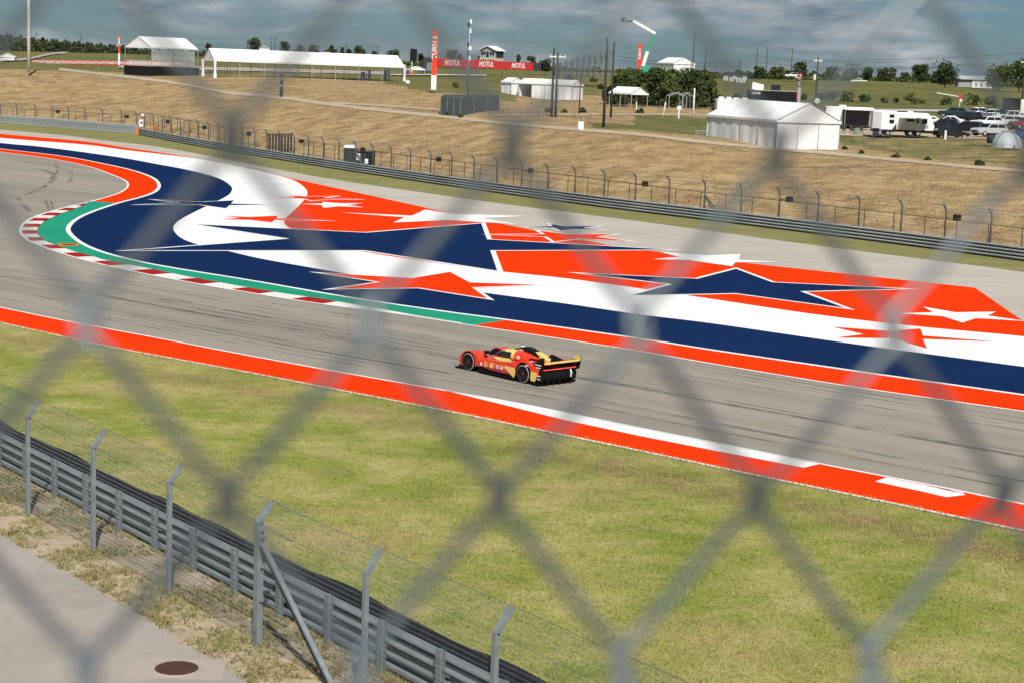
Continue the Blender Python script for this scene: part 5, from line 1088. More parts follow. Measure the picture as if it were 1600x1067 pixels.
M_CREAM = mat('cream wall', (.62, .55, .38), .8); M_GREYW = mat('grey cladding', (.30, .32, .34), .8); M_WIN = mat('dark window', (.015, .017, .02), .25)
MB().box((0, 0, 0), (W_, L_, 2.2)).build('lower_storey', M_CREAM, o); MB().box((0, 0, 2.2), (W_, L_, 2.2)).build('upper_storey', M_GREYW, o); MB().prism([(-W_/2, 3.3), (0, 4.3), (W_/2, 3.3)], -L_/2, L_/2).build('gable', M_GREYW, o)
q = MB(); 
for s_ in (-1, 1): q.add([(s_*(W_/2+.5), -L_/2-.5, 3.1), (0, -L_/2-.5, 4.4), (0, L_/2+.5, 4.4), (s_*(W_/2+.5), L_/2+.5, 3.1), (s_*(W_/2+.5), -L_/2-.5, 3.25), (0, -L_/2-.5, 4.55), (0, L_/2+.5, 4.55), (s_*(W_/2+.5), L_/2+.5, 3.25)], [(0, 1, 2, 3), (7, 6, 5, 4), (0, 4, 5, 1), (1, 5, 6, 2), (2, 6, 7, 3), (3, 7, 4, 0)])
q.build('roof', M_WHITE, o)
for x_ in (-1.9, -1.1, .9, 1.7): MB().box((x_, -L_/2-.02, 2.4), (.6, .06, 1.0)).build('window', M_WIN, o)
MB().box((-.1, -L_/2-.02, 2.1), (.7, .06, 1.6)).build('door', M_WIN, o)
for x_ in (-1.9, -1.3, -.6, .2, .9, 1.5, 2.1): MB().box((x_, -L_/2-.02, .3), (.35, .06, 1.0)).build('window', M_WIN, o)
MB().box((W_/2+.02, 0, 2.2), (.06, L_-.4, 1.9)).build('side_cladding', M_CHAR, o)
# scaffold grandstand
A = AT(868, 116, 400); o = empty('scaffold_grandstand', A, R(6)); tag(o, 'bare steel scaffold grandstand rising to the right behind the white tents', 'grandstand'); nx = 11; bw = 1.3
M_SCAF = mat('scaffold steel', (.22, .25, .24), .6, .3)
for i in range(nx):
    hi = 2.2+i*.37
    for j in range(3):
        q = MB(); q.tube([(i*bw, j*2.2, -.8), (i*bw, j*2.2, hi)], .075, 5); q.build('upright', M_SCAF, o)
q = MB()
for i in range(nx-1):
    hi = 2.2+i*.37
    for j in range(3):
        z_ = .3
        while z_ < hi: q.tube([(i*bw, j*2.2, z_), ((i+1)*bw, j*2.2, z_)], .065, 4, cap=False); z_ += 1.0
        q.tube([(i*bw, j*2.2, 0), ((i+1)*bw, j*2.2, hi*.5)], .035, 4, cap=False); q.tube([(i*bw, j*2.2, hi*.5), ((i+1)*bw, j*2.2, hi)], .035, 4, cap=False)
    q.tube([(i*bw, 0, hi), (i*bw, 4.4, hi)], .045, 4, cap=False); q.tube([(i*bw, 0, hi*.5), (i*bw, 4.4, hi)], .035, 4, cap=False)
stuff(q.build('bracing', M_SCAF, o))
for i in range(nx-1): MB().box(((i+.5)*bw, 2.2, 2.2+i*.37+.06), (bw*.9, 4.4, .06)).build('deck', mat('deck grey', (.33, .35, .34), .7) if i == 0 else bpy.data.materials['deck grey'], o)
# boom lift
B0 = AT(1001, 112, 420); o = empty('boom_lift', B0); tag(o, 'articulated boom lift with white and green arms raised above the grove', 'boom lift')
bp_ = lambda x, y: AT(x, y, 420)-B0
M_LIFTG = mat('lift green', (.03, .30, .20), .5)
q = MB(); q.bar(bp_(1002, 112), bp_(1011.5, 81), .75); q.build('lower_arm', M_WHITE, o); q = MB(); q.bar(bp_(1011.5, 82), bp_(1023.5, 53), .55); q.build('middle_arm', M_LIFTG, o)
q = MB(); q.bar(bp_(1024, 53), bp_(989, 33), .62); q.build('upper_arm', M_WHITE, o); q = MB(); q.bar(bp_(989, 33.5), bp_(977, 34), .32); q.build('jib', M_CHAR, o)
q = MB(); c_ = bp_(974, 35); q.box(c_, (1.1, .9, .1)); [q.bar(c_+Vector((a_*.5, b_*.4, 0)), c_+Vector((a_*.5, b_*.4, 1.0)), .08) for a_ in (-1, 1) for b_ in (-1, 1)]; q.box(c_+Vector((0, 0, 1.0)), (1.1, .9, .08)); q.box(c_+Vector((-.1, 0, .5)), (.6, .5, .8)); q.build('basket', M_CHAR, o)
q = MB(); q.box(bp_(1009, 107)+Vector((0, 0, 0)), (2.2, 1.5, 1.0)); q.box(bp_(1009, 111), (2.8, 1.8, .8)); q.build('chassis', M_LIFTG, o, bevel=.08)
# dark fabric enclosure
E0 = HIT(688, 179.5); E1 = ON(781, 236); o = empty('fabric_enclosure', E0); tag(o, 'dark mesh fenced enclosure at the foot of the antenna mast', 'enclosure')
cs = [Vector((0, 0, 0)), Vector((2.6, -3.5, 0)), E1-E0+Vector((0, -2, 0)), E1-E0+Vector((0, 6, 0)), Vector((0, 9, 0))]
M_NET = mat('dark windbreak mesh', (.075, .092, .100), .8, scale=2)
for k in range(5):
    a, b_ = cs[k], cs[(k+1) % 5]; za = min(.25, gz(E0.x+a.x, E0.y+a.y)-E0.z); zb_ = min(.25, gz(E0.x+b_.x, E0.y+b_.y)-E0.z)
    q = MB(); n_ = Vector((a.y-b_.y, b_.x-a.x, 0)).normalized()*.02; q.add([(a.x, a.y, za), (b_.x, b_.y, zb_), (b_.x, b_.y, zb_+2.1), (a.x, a.y, za+2.1), (a.x+n_.x, a.y+n_.y, za), (b_.x+n_.x, b_.y+n_.y, zb_), (b_.x+n_.x, b_.y+n_.y, zb_+2.1), (a.x+n_.x, a.y+n_.y, za+2.1)], [(0, 1, 2, 3), (7, 6, 5, 4), (2, 6, 7, 3)]); q.build('mesh_panel', M_NET, o)
    for f in np.linspace(0, 1, 4)[:-1]: c_ = a.lerp(b_, f); z_ = za+(zb_-za)*f; q = MB(); q.tube([(c_.x, c_.y-.05, z_-.3), (c_.x, c_.y-.05, z_+2.2)], .035, 5); q.build('post', M_GALV, o)
# black container, white units, posts, boxes
o = simple('black_container', 'long black container with open hatches behind the big tent', 'container', 1207, 166, 285, R(4)); MB().box((0, 0, 1.0), (7.8, 2.6, 2.6)).build('body', M_BLACK, o, bevel=.02); MB().box((-3.0, -1.32, 1.9), (1.4, .03, .4)).build('sign', M_ALU, o); MB().box((0, 0, 2.36), (7.8, 2.6, .1)).build('roof_edge', M_ALU, o)
q = MB(); q.box((0, 0, 0), (1.8, .06, 1.3)); h1 = q.build('roof_hatch', M_WHITE, o); h1.location = (-2.5, 0, 2.85); h1.rotation_euler = (R(-35), R(12), 0); q = MB(); q.box((0, 0, 0), (1.5, .06, 1.0)); h2 = q.build('roof_hatch', M_BLACK, o); h2.location = (.4, .2, 2.8); h2.rotation_euler = (R(-20), 0, 0)
o = simple('equipment_trailer', 'white equipment trailer with rooftop units behind the big tent', 'trailer', 1146, 178, 262, R(2)); MB().box((0, 0, .9), (5.2, 2.4, 2.3)).build('body', M_WHITE, o, bevel=.05)
for x_ in (-1.9, -.8, .3, 1.5): MB().box((x_, 0, 2.15), (.7+.2*(x_ > 0), .9, .3+.1*(x_ < 0))).build('rooftop_unit', M_TENT, o, bevel=.08)
for k, (x, y, D, h, lab) in enumerate(((994, 177, 262, 1.6, 'short white post in the meadow left of the frames'), (1035, 184, 250, 2.1, 'leaning pale post by the bare tent frames'), (1083, 186, 240, 4.0, 'tall white post right of the bare tent frames'))):
    o, h_ = pole('white_post', lab, x, y-h/px(D), y, D, .09 if h < 3 else .12, M_POLEW, lean=.35 if 'leaning' in lab else 0, cat='post', drop=.4)
o = simple('utility_cabinet', 'white box on a short white post in the meadow', 'cabinet', 1060.5, 184.5, 248); MB().box((0, 0, .5), (.2, .2, 1.3)).build('post', M_POLEW, o); MB().box((0, 0, 1.35), (.55, .3, .5)).build('box', M_WHITE, o)
o = simple('utility_cabinet', 'plain white utility box on the grass beside the dirt road', 'cabinet', 907.5, 200, 199); MB().box((0, 0, .2), (.62, .5, .85)).build('box', M_WHITE, o, bevel=.03); MB().box((0, 0, .66), (.68, .56, .06)).build('lid', M_POLEW, o)
o = simple('utility_cabinet', 'small white box on the grass at the end of the long tent', 'cabinet', 637, 131.5, 300); MB().box((0, 0, .3), (.62, .4, .5)).build('box', M_WHITE, o, bevel=.02); MB().box((0, 0, .57), (.68, .45, .05)).build('lid', M_POLEW, o)
o = simple('dark_bin', 'dark blue wheeled bin under the long tent', 'bin', 567, 127.5, 320); MB().box((0, 0, .7), (.75, .7, 1.6)).build('body', M_DARK, o, bevel=.05); MB().box((0, 0, 1.55), (.8, .75, .1)).build('lid', M_CHAR, o)
for k, x in enumerate((577, 602)): o = simple('display_board', ('dark upright board under the long tent, the left one of two', 'dark upright board under the long tent, the right one of two')[k], 'board', x, 129, 322); MB().box((0, 0, 1.0), (.45, .12, 2.3)).build('board', M_CHAR, o); MB().box((0, .1, .0), (.6, .5, .12)).build('foot', M_BLACK, o)
# crowd barrier beside the tent
o = simple('crowd_barrier', 'pale steel crowd barrier at the left end of the big tent', 'barrier', 1095, 221, 192, R(0)); q = MB()
for a, b_ in (((-.55, 0), (-.55, 1.1)), ((.55, 0), (.55, 1.1)), ((-.55, 1.1), (.55, 1.1)), ((-.55, .2), (.55, .2))): q.bar((a[0], 0, a[1]), (b_[0], 0, b_[1]), .045)
q.build('frame', M_ALU, o)
for k in range(7): q = MB(); q.bar((-.4+.133*k, 0, .2), (-.4+.133*k, 0, 1.1), .02); q.build('bar', M_ALU, o)
# portable units on the green slope
for k, (x, y, s_) in enumerate(((1134, 123, 1.0), (1143, 124.5, 1.0), (1148, 121.5, .8), (1154, 126, 1.1), (1163, 123.5, .9), (1161, 127, .8))):
    o = simple('white_cabin', ('first', 'second', 'third', 'fourth', 'fifth', 'sixth')[(0, 1, 2, 3, 5, 4)[k]]+' small white cabin from the left in the cluster on the green slope', 'cabin', x, y+3, 470); o['group'] = 'white cabins on the green slope'; MB().box((0, 0, .5*s_), (1.1*s_, 1.0*s_, 1.1*s_)).build('body', M_WHITE, o); MB().box((0, -.51*s_, .45*s_), (.4*s_, .02, .8*s_)).build('door', M_ALU, o)
# shed on the right, high billboard frame, stop sign
o = simple('white_shed', 'long white shed with a grey roof on the hill at right', 'shed', 1522, 137, 560, R(-6)); MB().box((2.0, 0, 1.1), (6.0, 5, 2.4)).build('wall', M_WHITE, o); MB().box((-3.2, .3, 1.1), (4.3, 5, 2.2)).build('side_wing', M_GREYW, o); MB().prism([(-5.6, 2.3), (5.3, 2.4), (4.9, 3.6), (-4.9, 3.4)], -3, 3).build('roof', mat('pale metal roof', (.45, .48, .50), .5), o)
for x_ in (.2, 1.8, 3.6): MB().box((x_, -2.52, .9), (.7, .04, 1.2)).build('door', M_GREYW, o)
o = simple('billboard_frame', 'dark empty billboard frame standing above the green hill', 'billboard', 1333, 127, 640); q = MB(); [q.bar((x_, 0, 0), (x_, 0, 5.6), .25) for x_ in (-.6, .6)]; q.build('post', M_CHAR, o); q = MB(); q.bar((-2.7, 0, 5.7), (2.7, 0, 5.5), .3); q.bar((-2.7, 0, 4.0), (2.7, 0, 3.8), .25); [q.bar((x_, 0, 3.9), (x_, 0, 5.6), .16) for x_ in (-2.6, -1.2, 0, 1.3, 2.6)]; q.build('frame', M_CHAR, o)
o = simple('road_sign', 'round red and white road sign on a pale post above the parked cars', 'sign', 1498.5, 174, 318); MB().tube([(0, 0, -.5), (0, 0, 2.6)], .06, 6).build('post', M_POLEW, o); q = MB(); q.lathe([(0, .03), (.33, .03), (.33, -.03), (0, -.03)], 14, M=Matrix.Translation((.05, -.1, 2.45)) @ Matrix.Rotation(R(90), 4, 'X')); q.build('red_disc', M_RED, o); q = MB(); q.lathe([(0, .03), (.26, .03), (.26, -.03), (0, -.03)], 14, M=Matrix.Translation((.18, -.1, 1.85)) @ Matrix.Rotation(R(90), 4, 'X')); q.build('white_disc', M_WHITE, o); q = MB(); q.bar((-.1, 0, 2.5), (-4.0, 0, 3.0), .16); q.build('barrier_arm', M_POLEW, o)
# marshal post beside the far rail
o = simple('marshal_post', 'dark marshal shelter with white board numbered 8 behind the far guard rail', 'shelter', 571, 266.5, 194, math.atan2(-.5, 1)*0); q = MB(); q.box((0, 0, 1.1), (1.9, 1.2, 1.7)); q.build('cabin', M_CHAR, o, bevel=.03); MB().box((.55, -.62, 1.15), (.9, .06, 1.3)).build('open_front', M_BLACK, o); bd = MB().box((-.72, -.72, 1.45), (.36, .05, .72)).build('number_board', M_WHITE, o); inst(text_mesh('8', .55, M_BLET, bold=.02), 'number', bd, (-.72, -.75, 1.45), rot=(R(90), 0, 0)); MB().box((0, 0, 2.0), (2.1, 1.4, .12)).build('roof', M_DARK, o); MB().box((.15, -.65, 1.0), (.35, .1, .5)).build('white_box', M_WHITE, o)
o = simple('portable_toilet', 'dark portable toilet with a white domed roof behind the far guard rail', 'toilet', 545.5, 262, 197); MB().box((0, 0, 1.05), (1.25, 1.2, 2.1)).build('cabin', M_CHAR, o, bevel=.04); MB().prism([(-.72, 2.1), (-.5, 2.42), (.5, 2.42), (.72, 2.1)], -.65, .65).build('roof', M_WHITE, o, bevel=.05); MB().box((.05, -.62, 1.0), (.7, .03, 1.7)).build('door', M_DARK, o)
M_GATE = mat('dark brown gate', (.050, .044, .040), .8)
o = simple('marshal_gate', 'dark slatted gate panel standing in the far fence', 'gate', 438, 241, 214, 0.9); 
for k in range(8): MB().box((-1.75+.5*k, 0, 1.3), (.30, .04, 2.2)).build('slat', M_GATE, o)
for z_ in (.3, 2.3): MB().box((0, .05, z_), (4.2, .06, .1)).build('rail', M_CHAR, o)
o = simple('signal_post', 'white marshal light panel on a post at the start of the far guard rail', 'signal', 222, 208.5, 254); MB().tube([(0, 0, 0), (0, 0, 2.6)], .05, 6).build('post', M_CHAR, o); MB().box((-.15, -.08, 1.4), (.55, .12, 1.0)).build('panel', M_WHITE, o); MB().box((-.1, -.15, 1.45), (.25, .03, .3)).build('lamp', M_BLACK, o); q = MB(); q.lathe([(0, -.2), (.22, -.1), (.25, .05), (.15, .2), (0, .24)], 10, M=Matrix.Translation((.05, 0, 2.45))); q.build('white_dome', M_WHITE, o, smooth=True)
for k, x in enumerate((238.5, 245)): ob = tag(MB().box((0, 0, .5), (.5, .5, 1.0)).box((0, 0, 1.02), (.42, .42, .06)).build('orange_block', M_ORANGE, bevel=.03), ('orange block behind the far rail near the light panel, left one', 'orange block behind the far rail near the light panel, right one')[k], 'barrier block'); ob.location = AT(x, 209.5, 251)
# chain fences on the far side: thin posts and wires
def wire_fence(label, C, step, h, mm, name='wire_fence', d0=110, mesh=True):
    P_ = resample([HIT(x, y, d0) for x, y in smooth(C, 5)], step=step); o = empty(name, P_[0]); tag(o, label, 'fence'); T = []
    me_ = MB().tube([(0, 0, -.3), (0, 0, h)], .026, 5).mesh('post', mm)
    for p in P_: z = gz(p.x, p.y)-P_[0].z; inst(me_, 'post', o, Vector((p.x-P_[0].x, p.y-P_[0].y, z))); T.append(Vector((p.x-P_[0].x, p.y-P_[0].y, z+h)))
    for dz in (0.02, h*.5, h*.9): q = MB(); q.tube([v-Vector((0, 0, dz)) for v in T], .009, 4); q.build('wire', mm, o)
    return o
wire_fence('thin wire fence along the dirt road below the parked caravans', [(1318, 228), (1400, 236), (1500, 247), (1640, 260)], 3.0, 1.7, M_FPOST)
wire_fence('thin wire fence between the dirt road and the meadow', [(770, 180), (860, 190), (960, 199.5), (1095, 212)], 3.4, 1.6, M_FPOST)
wire_fence('thin wire fence across the meadow in front of the canopy', [(830, 168), (930, 172), (1010, 173), (1110, 178)], 4.0, 1.5, M_FPOST)
wire_fence('green mesh fence at the foot of the green hill', [(1290, 172), (1400, 170), (1500, 171), (1640, 176)], 4.0, 2.0, mat('green fence', (.10, .16, .13), .7))
wire_fence('dark track fence seen under the long tent', [(312, 116), (420, 119), (520, 124), (600, 128)], 4.2, 2.4, M_CHAR, d0=322)
wire_fence('pale track fence beyond the white curb at the tent end', [(570, 121), (640, 119), (760, 120.5)], 3.0, 1.2, M_GALV, d0=380)
# ---------------------------------------------------------------- parked vehicles
def vmat(name, c): return mat(name, c, .3, var=.03, coat=.5)
V_WHITE = vmat('white car paint', (.74, .75, .75)); V_SILV = vmat('silver car paint', (.42, .44, .45)); V_BLACK = vmat('black car paint', (.010, .011, .014)); V_NAVY = vmat('navy car paint', (.010, .014, .030)); V_TEAL = vmat('dark teal car paint', (.012, .04, .05)); V_RED = vmat('red car paint', (.28, .02, .02)); V_BLUE = vmat('blue car paint', (.02, .11, .38)); V_GREY = vmat('grey car paint', (.10, .11, .12))
V_GLASS = mat('car glass', (.012, .014, .017), .08, var=.1); V_LAMP = mat('clear lamp', (.7, .7, .68), .2); V_TAIL = mat('red lamp', (.35, .01, .012), .3)
def vehicle(kind, label, paint_, p, heading, sc=1.0, group=None):
    """local x forward"""
    o = empty({'sedan': 'parked_car', 'suv': 'parked_suv', 'pickup': 'pickup_truck'}[kind], p, heading); tag(o, label, {'sedan': 'car', 'suv': 'car', 'pickup': 'pickup truck'}[kind], group); o.scale = (sc,)*3
    if kind == 'sedan': L, Wd, low, cab = 4.7, 1.82, [(2.35, .35), (2.33, .62), (2.1, .74), (.95, .90), (-1.45, .98), (-2.28, .92), (-2.35, .55), (-2.3, .35)], [(.95, .88), (.15, 1.38), (-.85, 1.42), (-1.75, .96)]
    elif kind == 'suv': L, Wd, low, cab = 4.8, 1.95, [(2.4, .42), (2.4, .85), (2.2, 1.02), (1.0, 1.12), (-2.3, 1.15), (-2.4, .8), (-2.35, .42)], [(1.0, 1.1), (.3, 1.68), (-1.9, 1.74), (-2.3, 1.13)]
    else: L, Wd, low, cab = 5.8, 2.0, [(2.9, .5), (2.9, .95), (2.7, 1.12), (1.35, 1.18), (-2.85, 1.15), (-2.9, .55)], [(1.35, 1.16), (.7, 1.82), (-.9, 1.86), (-1.05, 1.14)]
    w2 = Wd/2; b_ = MB().prism(low, -w2, w2).build('body', paint_, o, bevel=.09, seg=3)
    c_ = MB(); n = len(cab)
    def ring(inset, s_): return [(x, s_*(w2-.10-inset*max(0, (z-cab[0][1])/.6)), z) for x, z in cab]
    A, Bq = ring(.20, 1), ring(.20, -1); c_.add(A+Bq, [tuple(range(n)), tuple(range(2*n-1, n-1, -1))]+[(i, i+n, (i+1) % n+n, (i+1) % n) for i in range(n)]); c_.build('cabin', paint_, o, bevel=.05)
    gz0 = cab[0][1]+.04; zt = cab[1][1]-.10; cx = [cab[0][0]-.18, cab[1][0]-.02, cab[2][0]+.10, cab[3][0]+.25]
    for s_ in (1, -1):
        for a, e in ((cx[0], (cx[1]+cx[2])/2+.05), ((cx[1]+cx[2])/2-.05, cx[3])):
            at_ = max(min(a, cx[1]), cx[2]); et = max(min(e, cx[1]), cx[2])
            yb = w2-.095; yt = w2-.235
            q = MB(); q.add([(a, s_*yb, gz0), (e, s_*yb, gz0), (et, s_*yt, zt), (at_, s_*yt, zt), (a, s_*(yb-.06), gz0), (e, s_*(yb-.06), gz0), (et, s_*(yt-.06), zt), (at_, s_*(yt-.06), zt)], [(0, 1, 2, 3), (7, 6, 5, 4), (0, 4, 5, 1), (1, 5, 6, 2), (2, 6, 7, 3), (3, 7, 4, 0)]); q.build('side_window', V_GLASS, o)
    for (xa, za), (xb, zb_), nm in ((cab[0], cab[1], 'windscreen'), (cab[3], cab[2], 'rear_window')):
        q = MB(); d_ = .03 if nm == 'windscreen' else -.03; f0, f1 = .12, .88
        q.add([(xa+(xb-xa)*f+d_, s_*(w2-.20-.10*f), za+(zb_-za)*f+.02) for f in (f0, f1) for s_ in (1, -1)], [(0, 1, 3, 2)]); q.build(nm, V_GLASS, o)
    wx = L*.30; r = .34 if kind == 'sedan' else .40
    for x in (wx, -wx):
        for s_ in (1, -1):
            we = empty('wheel'); we.parent = o; we.location = (x, s_*(w2-.10), r); we.rotation_euler = (R(-90*s_), 0, 0); MB().lathe([(r*.6, -.11), (r, -.09), (r, .09), (r*.6, .115), (r*.58, .10)], 16).build('tyre', C_TYRE, we, smooth=True); MB().lathe([(r*.6, .10), (r*.3, .08), (0, .09)], 12).build('rim', M_ALU, we)
    for s_ in (1, -1):
        zl = low[1][1]-.02; MB().box((L/2-.06, s_*(w2-.32), zl), (.12, .42, .15)).build('headlamp', V_LAMP, o); MB().box((-L/2+.05, s_*(w2-.22), low[-2][1]+.12), (.12, .30, .2)).build('tail_lamp', V_TAIL, o)
    MB().box((L/2-.02, 0, low[0][1]+.22), (.06, 1.1, .22)).build('grille', M_BLACK, o)
    MB().prism([(L/2-.25, low[0][1]-.1), (-L/2+.25, low[0][1]-.1), (-L/2+.1, low[0][1]+.06), (L/2-.1, low[0][1]+.06)], -w2+.05, w2-.05).build('sill', M_BLACK, o)
    if kind == 'pickup': MB().box((-1.95, 0, 1.16), (1.7, 1.7, .06)).build('cargo_bed', M_BLACK, o)
    return o
def park(kind, label, paint_, x, y, D, heading, sc=1.0):
    p = AT(x, y, D); p.z = p.z; return vehicle(kind, label, paint_, p, R(heading), sc)
park('sedan', 'black sedan parked nearest the caravans, tail towards the grass', V_BLACK, 1486, 216, 236, 20)
park('suv', 'black SUV right behind the nose of the white caravan', V_NAVY, 1472, 205, 252, 160)
park('sedan', 'white car parked behind the black SUV beside the caravan', V_WHITE, 1482, 196, 272, 160)
park('suv', 'dark teal SUV at the back of the parking rows', V_TEAL, 1488, 184, 300, 165)
park('suv', 'black SUV between the black sedan and the silver SUV', V_BLACK, 1509, 209.5, 248, 150)
park('suv', 'black SUV in the middle row behind the sedan', V_BLACK, 1512, 192, 280, 165)
park('suv', 'silver SUV in the front row facing left', V_SILV, 1545, 213.5, 238, 205)
park('suv', 'pale silver SUV in the row behind the front silver one', V_WHITE, 1541, 200.5, 262, 205)
park('suv', 'white SUV beside the dome tent row facing left', V_WHITE, 1572, 199, 266, 185)
park('pickup', 'white pickup truck at the back right of the parking rows', V_WHITE, 1580, 191.5, 284, 190)
park('suv', 'dark red SUV cut by the right edge', V_RED, 1603, 202, 262, 190)
park('sedan', 'blue car cut by the right edge behind the dome tent', V_BLUE, 1606, 219, 232, 30)
park('suv', 'grey SUV in the back row left of the pickup', V_GREY, 1545, 187, 296, 175)
park('suv', 'dark SUV in the back row beside the road sign', V_TEAL, 1520, 184, 305, 175)
park('sedan', 'white car just behind the caravan awning', V_WHITE, 1450, 196, 275, 165)
park('pickup', 'white pickup truck parked on top of the green hill', V_WHITE, 1342, 131, 640, 170)
park('suv', 'white van parked on the ridge beside the GATE pylon', V_WHITE, 1238, 122, 600, 170)
# caravans
def caravan(label, x0, x1, y, D, h, slope_front=True, awning=True, rz=None, dark=False):
    p = AT((x0+x1)/2, y, D); L = (x1-x0)*px(D); o = empty('caravan', p, rz if rz is not None else -.03); tag(o, label, 'caravan'); W_ = 2.4; b0 = .75
    prof = [(-L/2, b0), (-L/2, h), (L/2-.9, h), (L/2-.35, h*.78), (L/2, b0+.5), (L/2-.15, b0)] if slope_front else [(-L/2, b0), (-L/2, h), (L/2, h), (L/2, b0)]
    MB().prism(prof, -W_/2, W_/2).build('body', M_WHITE, o, bevel=.08, seg=3)
    MB().box((0, 0, b0-.12), (L-.3, W_-.1, .26)).build('chassis', M_BLACK, o)
    for xx in (-.5, .5):
        for s_ in (1, -1):
            we = empty('wheel'); we.parent = o; we.location = (xx, s_*(W_/2-.12), .36); we.rotation_euler = (R(-90*s_), 0, 0); MB().lathe([(.2, -.1), (.36, -.1), (.36, .1), (.2, .11)], 14).build('tyre', C_TYRE, we); MB().lathe([(.2, .10), (0, .09)], 10).build('rim', M_ALU, we)
    yy = -W_/2-.012
    return o, L, W_, yy, b0
o, L, W_, yy, b0 = caravan('white travel trailer with a striped grey flank and an awning', 1395, 1456, 213, 236, 3.0)
MB().prism([(-L/2+.6, b0+.05), (L/2-1.3, b0+.05), (L/2-1.3, 2.2), (-L/2+1.2, 2.2)], yy-.006, yy+.006).build('grey_flank', mat('trailer grey', (.45, .46, .45), .5), o)
for x_, z_, w_, h_ in ((-.6, 2.05, 1.0, .35), (1.25, 1.95, .65, .6), (.35, 1.95, .3, .55)): MB().box((x_, yy-.02, z_), (w_, .04, h_)).build('window', V_GLASS, o)
MB().box((.45, yy-.02, 1.55), (.65, .03, 1.7)).build('door', mat('trailer door', (.52, .53, .52), .5), o)
q = MB(); q.box((-.2, yy-.7, 2.75), (3.6, 1.4, .06)); aw = q.build('awning', M_TENT, o); aw.rotation_euler = (R(6), 0, 0)
MB().box((L/2-1.1, yy-.012, 1.3), (.6, .03, .45)).build('hatch', M_ALU, o); MB().box((-.5, 0, 3.08), (.7, .7, .2)).build('roof_unit', M_TENT, o)
o, L, W_, yy, b0 = caravan('white caravan end with two stacked dark windows', 1360, 1397, 212, 234, 3.15, slope_front=False)
for z_ in (2.55, 1.85): MB().box((L/2-.65, yy-.02, z_), (.6, .04, .38 if z_ > 2 else .45)).build('window', V_GLASS, o)
MB().box((-L/2+.55, yy-.015, 1.9), (1.1, .03, 2.3)).build('grey_corner', mat('caravan grey', (.50, .50, .50), .5), o); MB().prism([(L/2-.6, b0+.02), (L/2-.02, b0+.02), (L/2-.02, b0+.9)], yy-.008, yy+.008).build('dark_swoosh', M_CHAR, o)
o, L, W_, yy, b0 = caravan('long white caravan with a deep shaded awning beside the big tent', 1287, 1361, 205, 252, 3.3, slope_front=False)
q = MB(); q.box((.9, yy-1.3, 3.0), (3.9, 2.6, .08)); q.build('awning', M_TENT, o)
for x_ in (-1.0, 2.8): q = MB(); q.bar((x_, yy-2.5, 0), (x_, yy-2.5, 3.0), .06); q.build('awning_post', M_ALU, o)
q = MB(); q.box((.9, yy-.05, 1.9), (3.7, .03, 2.2)); q.build('awning_shade', M_DARK, o); MB().box((-.9, 0, 3.42), (.9, .8, .25)).build('roof_unit', M_TENT, o)  # dark sheet on the caravan side stands for the shade under the awning
for k, (x, y, lab) in enumerate(((1318, 208, 'dark folding chair under the caravan awning, left one'), (1330, 209, 'dark folding chair under the caravan awning, middle one'), (1345, 209.5, 'dark folding chair under the caravan awning, right one'))):
    o = simple('camp_chair', lab, 'chair', x, y+1.5, 240); MB().box((0, 0, .45), (.5, .5, .06)).build('seat', M_DARK, o); MB().box((0, .24, .8), (.5, .05, .6)).build('backrest', M_DARK, o)
    for a_ in (-.22, .22):
        for b_ in (-.22, .22): MB().bar((a_, b_, 0), (a_, b_, .45), .04).build('leg', M_CHAR, o)
o = simple('black_grill', 'black barbecue cart in front of the caravan', 'barbecue', 1368, 213.5, 230); q = MB(); q.box((0, 0, .85), (.9, .55, .35)); q.build('lid', M_BLACK, o, bevel=.1); MB().box((0, 0, .4), (.8, .5, .6)).build('cart', M_CHAR, o); MB().box((.6, 0, .75), (.35, .45, .04)).build('side_shelf', M_ALU, o)
o = simple('green_tub', 'pale green plastic tub under the awning', 'tub', 1339, 208.5, 238); MB().lathe([(0, 0), (.42, 0), (.5, .5), (.46, .5), (.4, .06), (0, .06)], 14).build('tub', mat('pale green plastic', (.25, .36, .32), .5), o); MB().lathe([(.46, .5), (.54, .5), (.54, .56), (.46, .56)], 14).build('rim', M_ALU, o)
o = simple('marker_post', 'short white marker post in front of the black sedan', 'post', 1477, 217.5, 228); MB().box((0, 0, .45), (.26, .2, 1.1)).build('post', M_WHITE, o, bevel=.03); MB().box((0, 0, 1.02), (.2, .15, .06)).build('cap', M_POLEW, o)
o = simple('box_trailer', 'black box trailer behind the white pickup at right', 'trailer', 1579, 183, 296); MB().box((0, 0, 1.6), (2.8, 4.5, 2.8)).build('body', M_BLACK, o, bevel=.04); MB().box((1.9, 0, 1.7), (1.0, 2, 2.3)).build('cab', M_WHITE, o, bevel=.1)
for x_ in (-.9, .9): MB().lathe([(0, -.12), (.4, -.12), (.4, .12), (0, .12)], 12, M=Matrix.Translation((x_, -2.0, .3)) @ Matrix.Rotation(R(90), 4, 'Y')).build('wheel', C_TYRE, o)
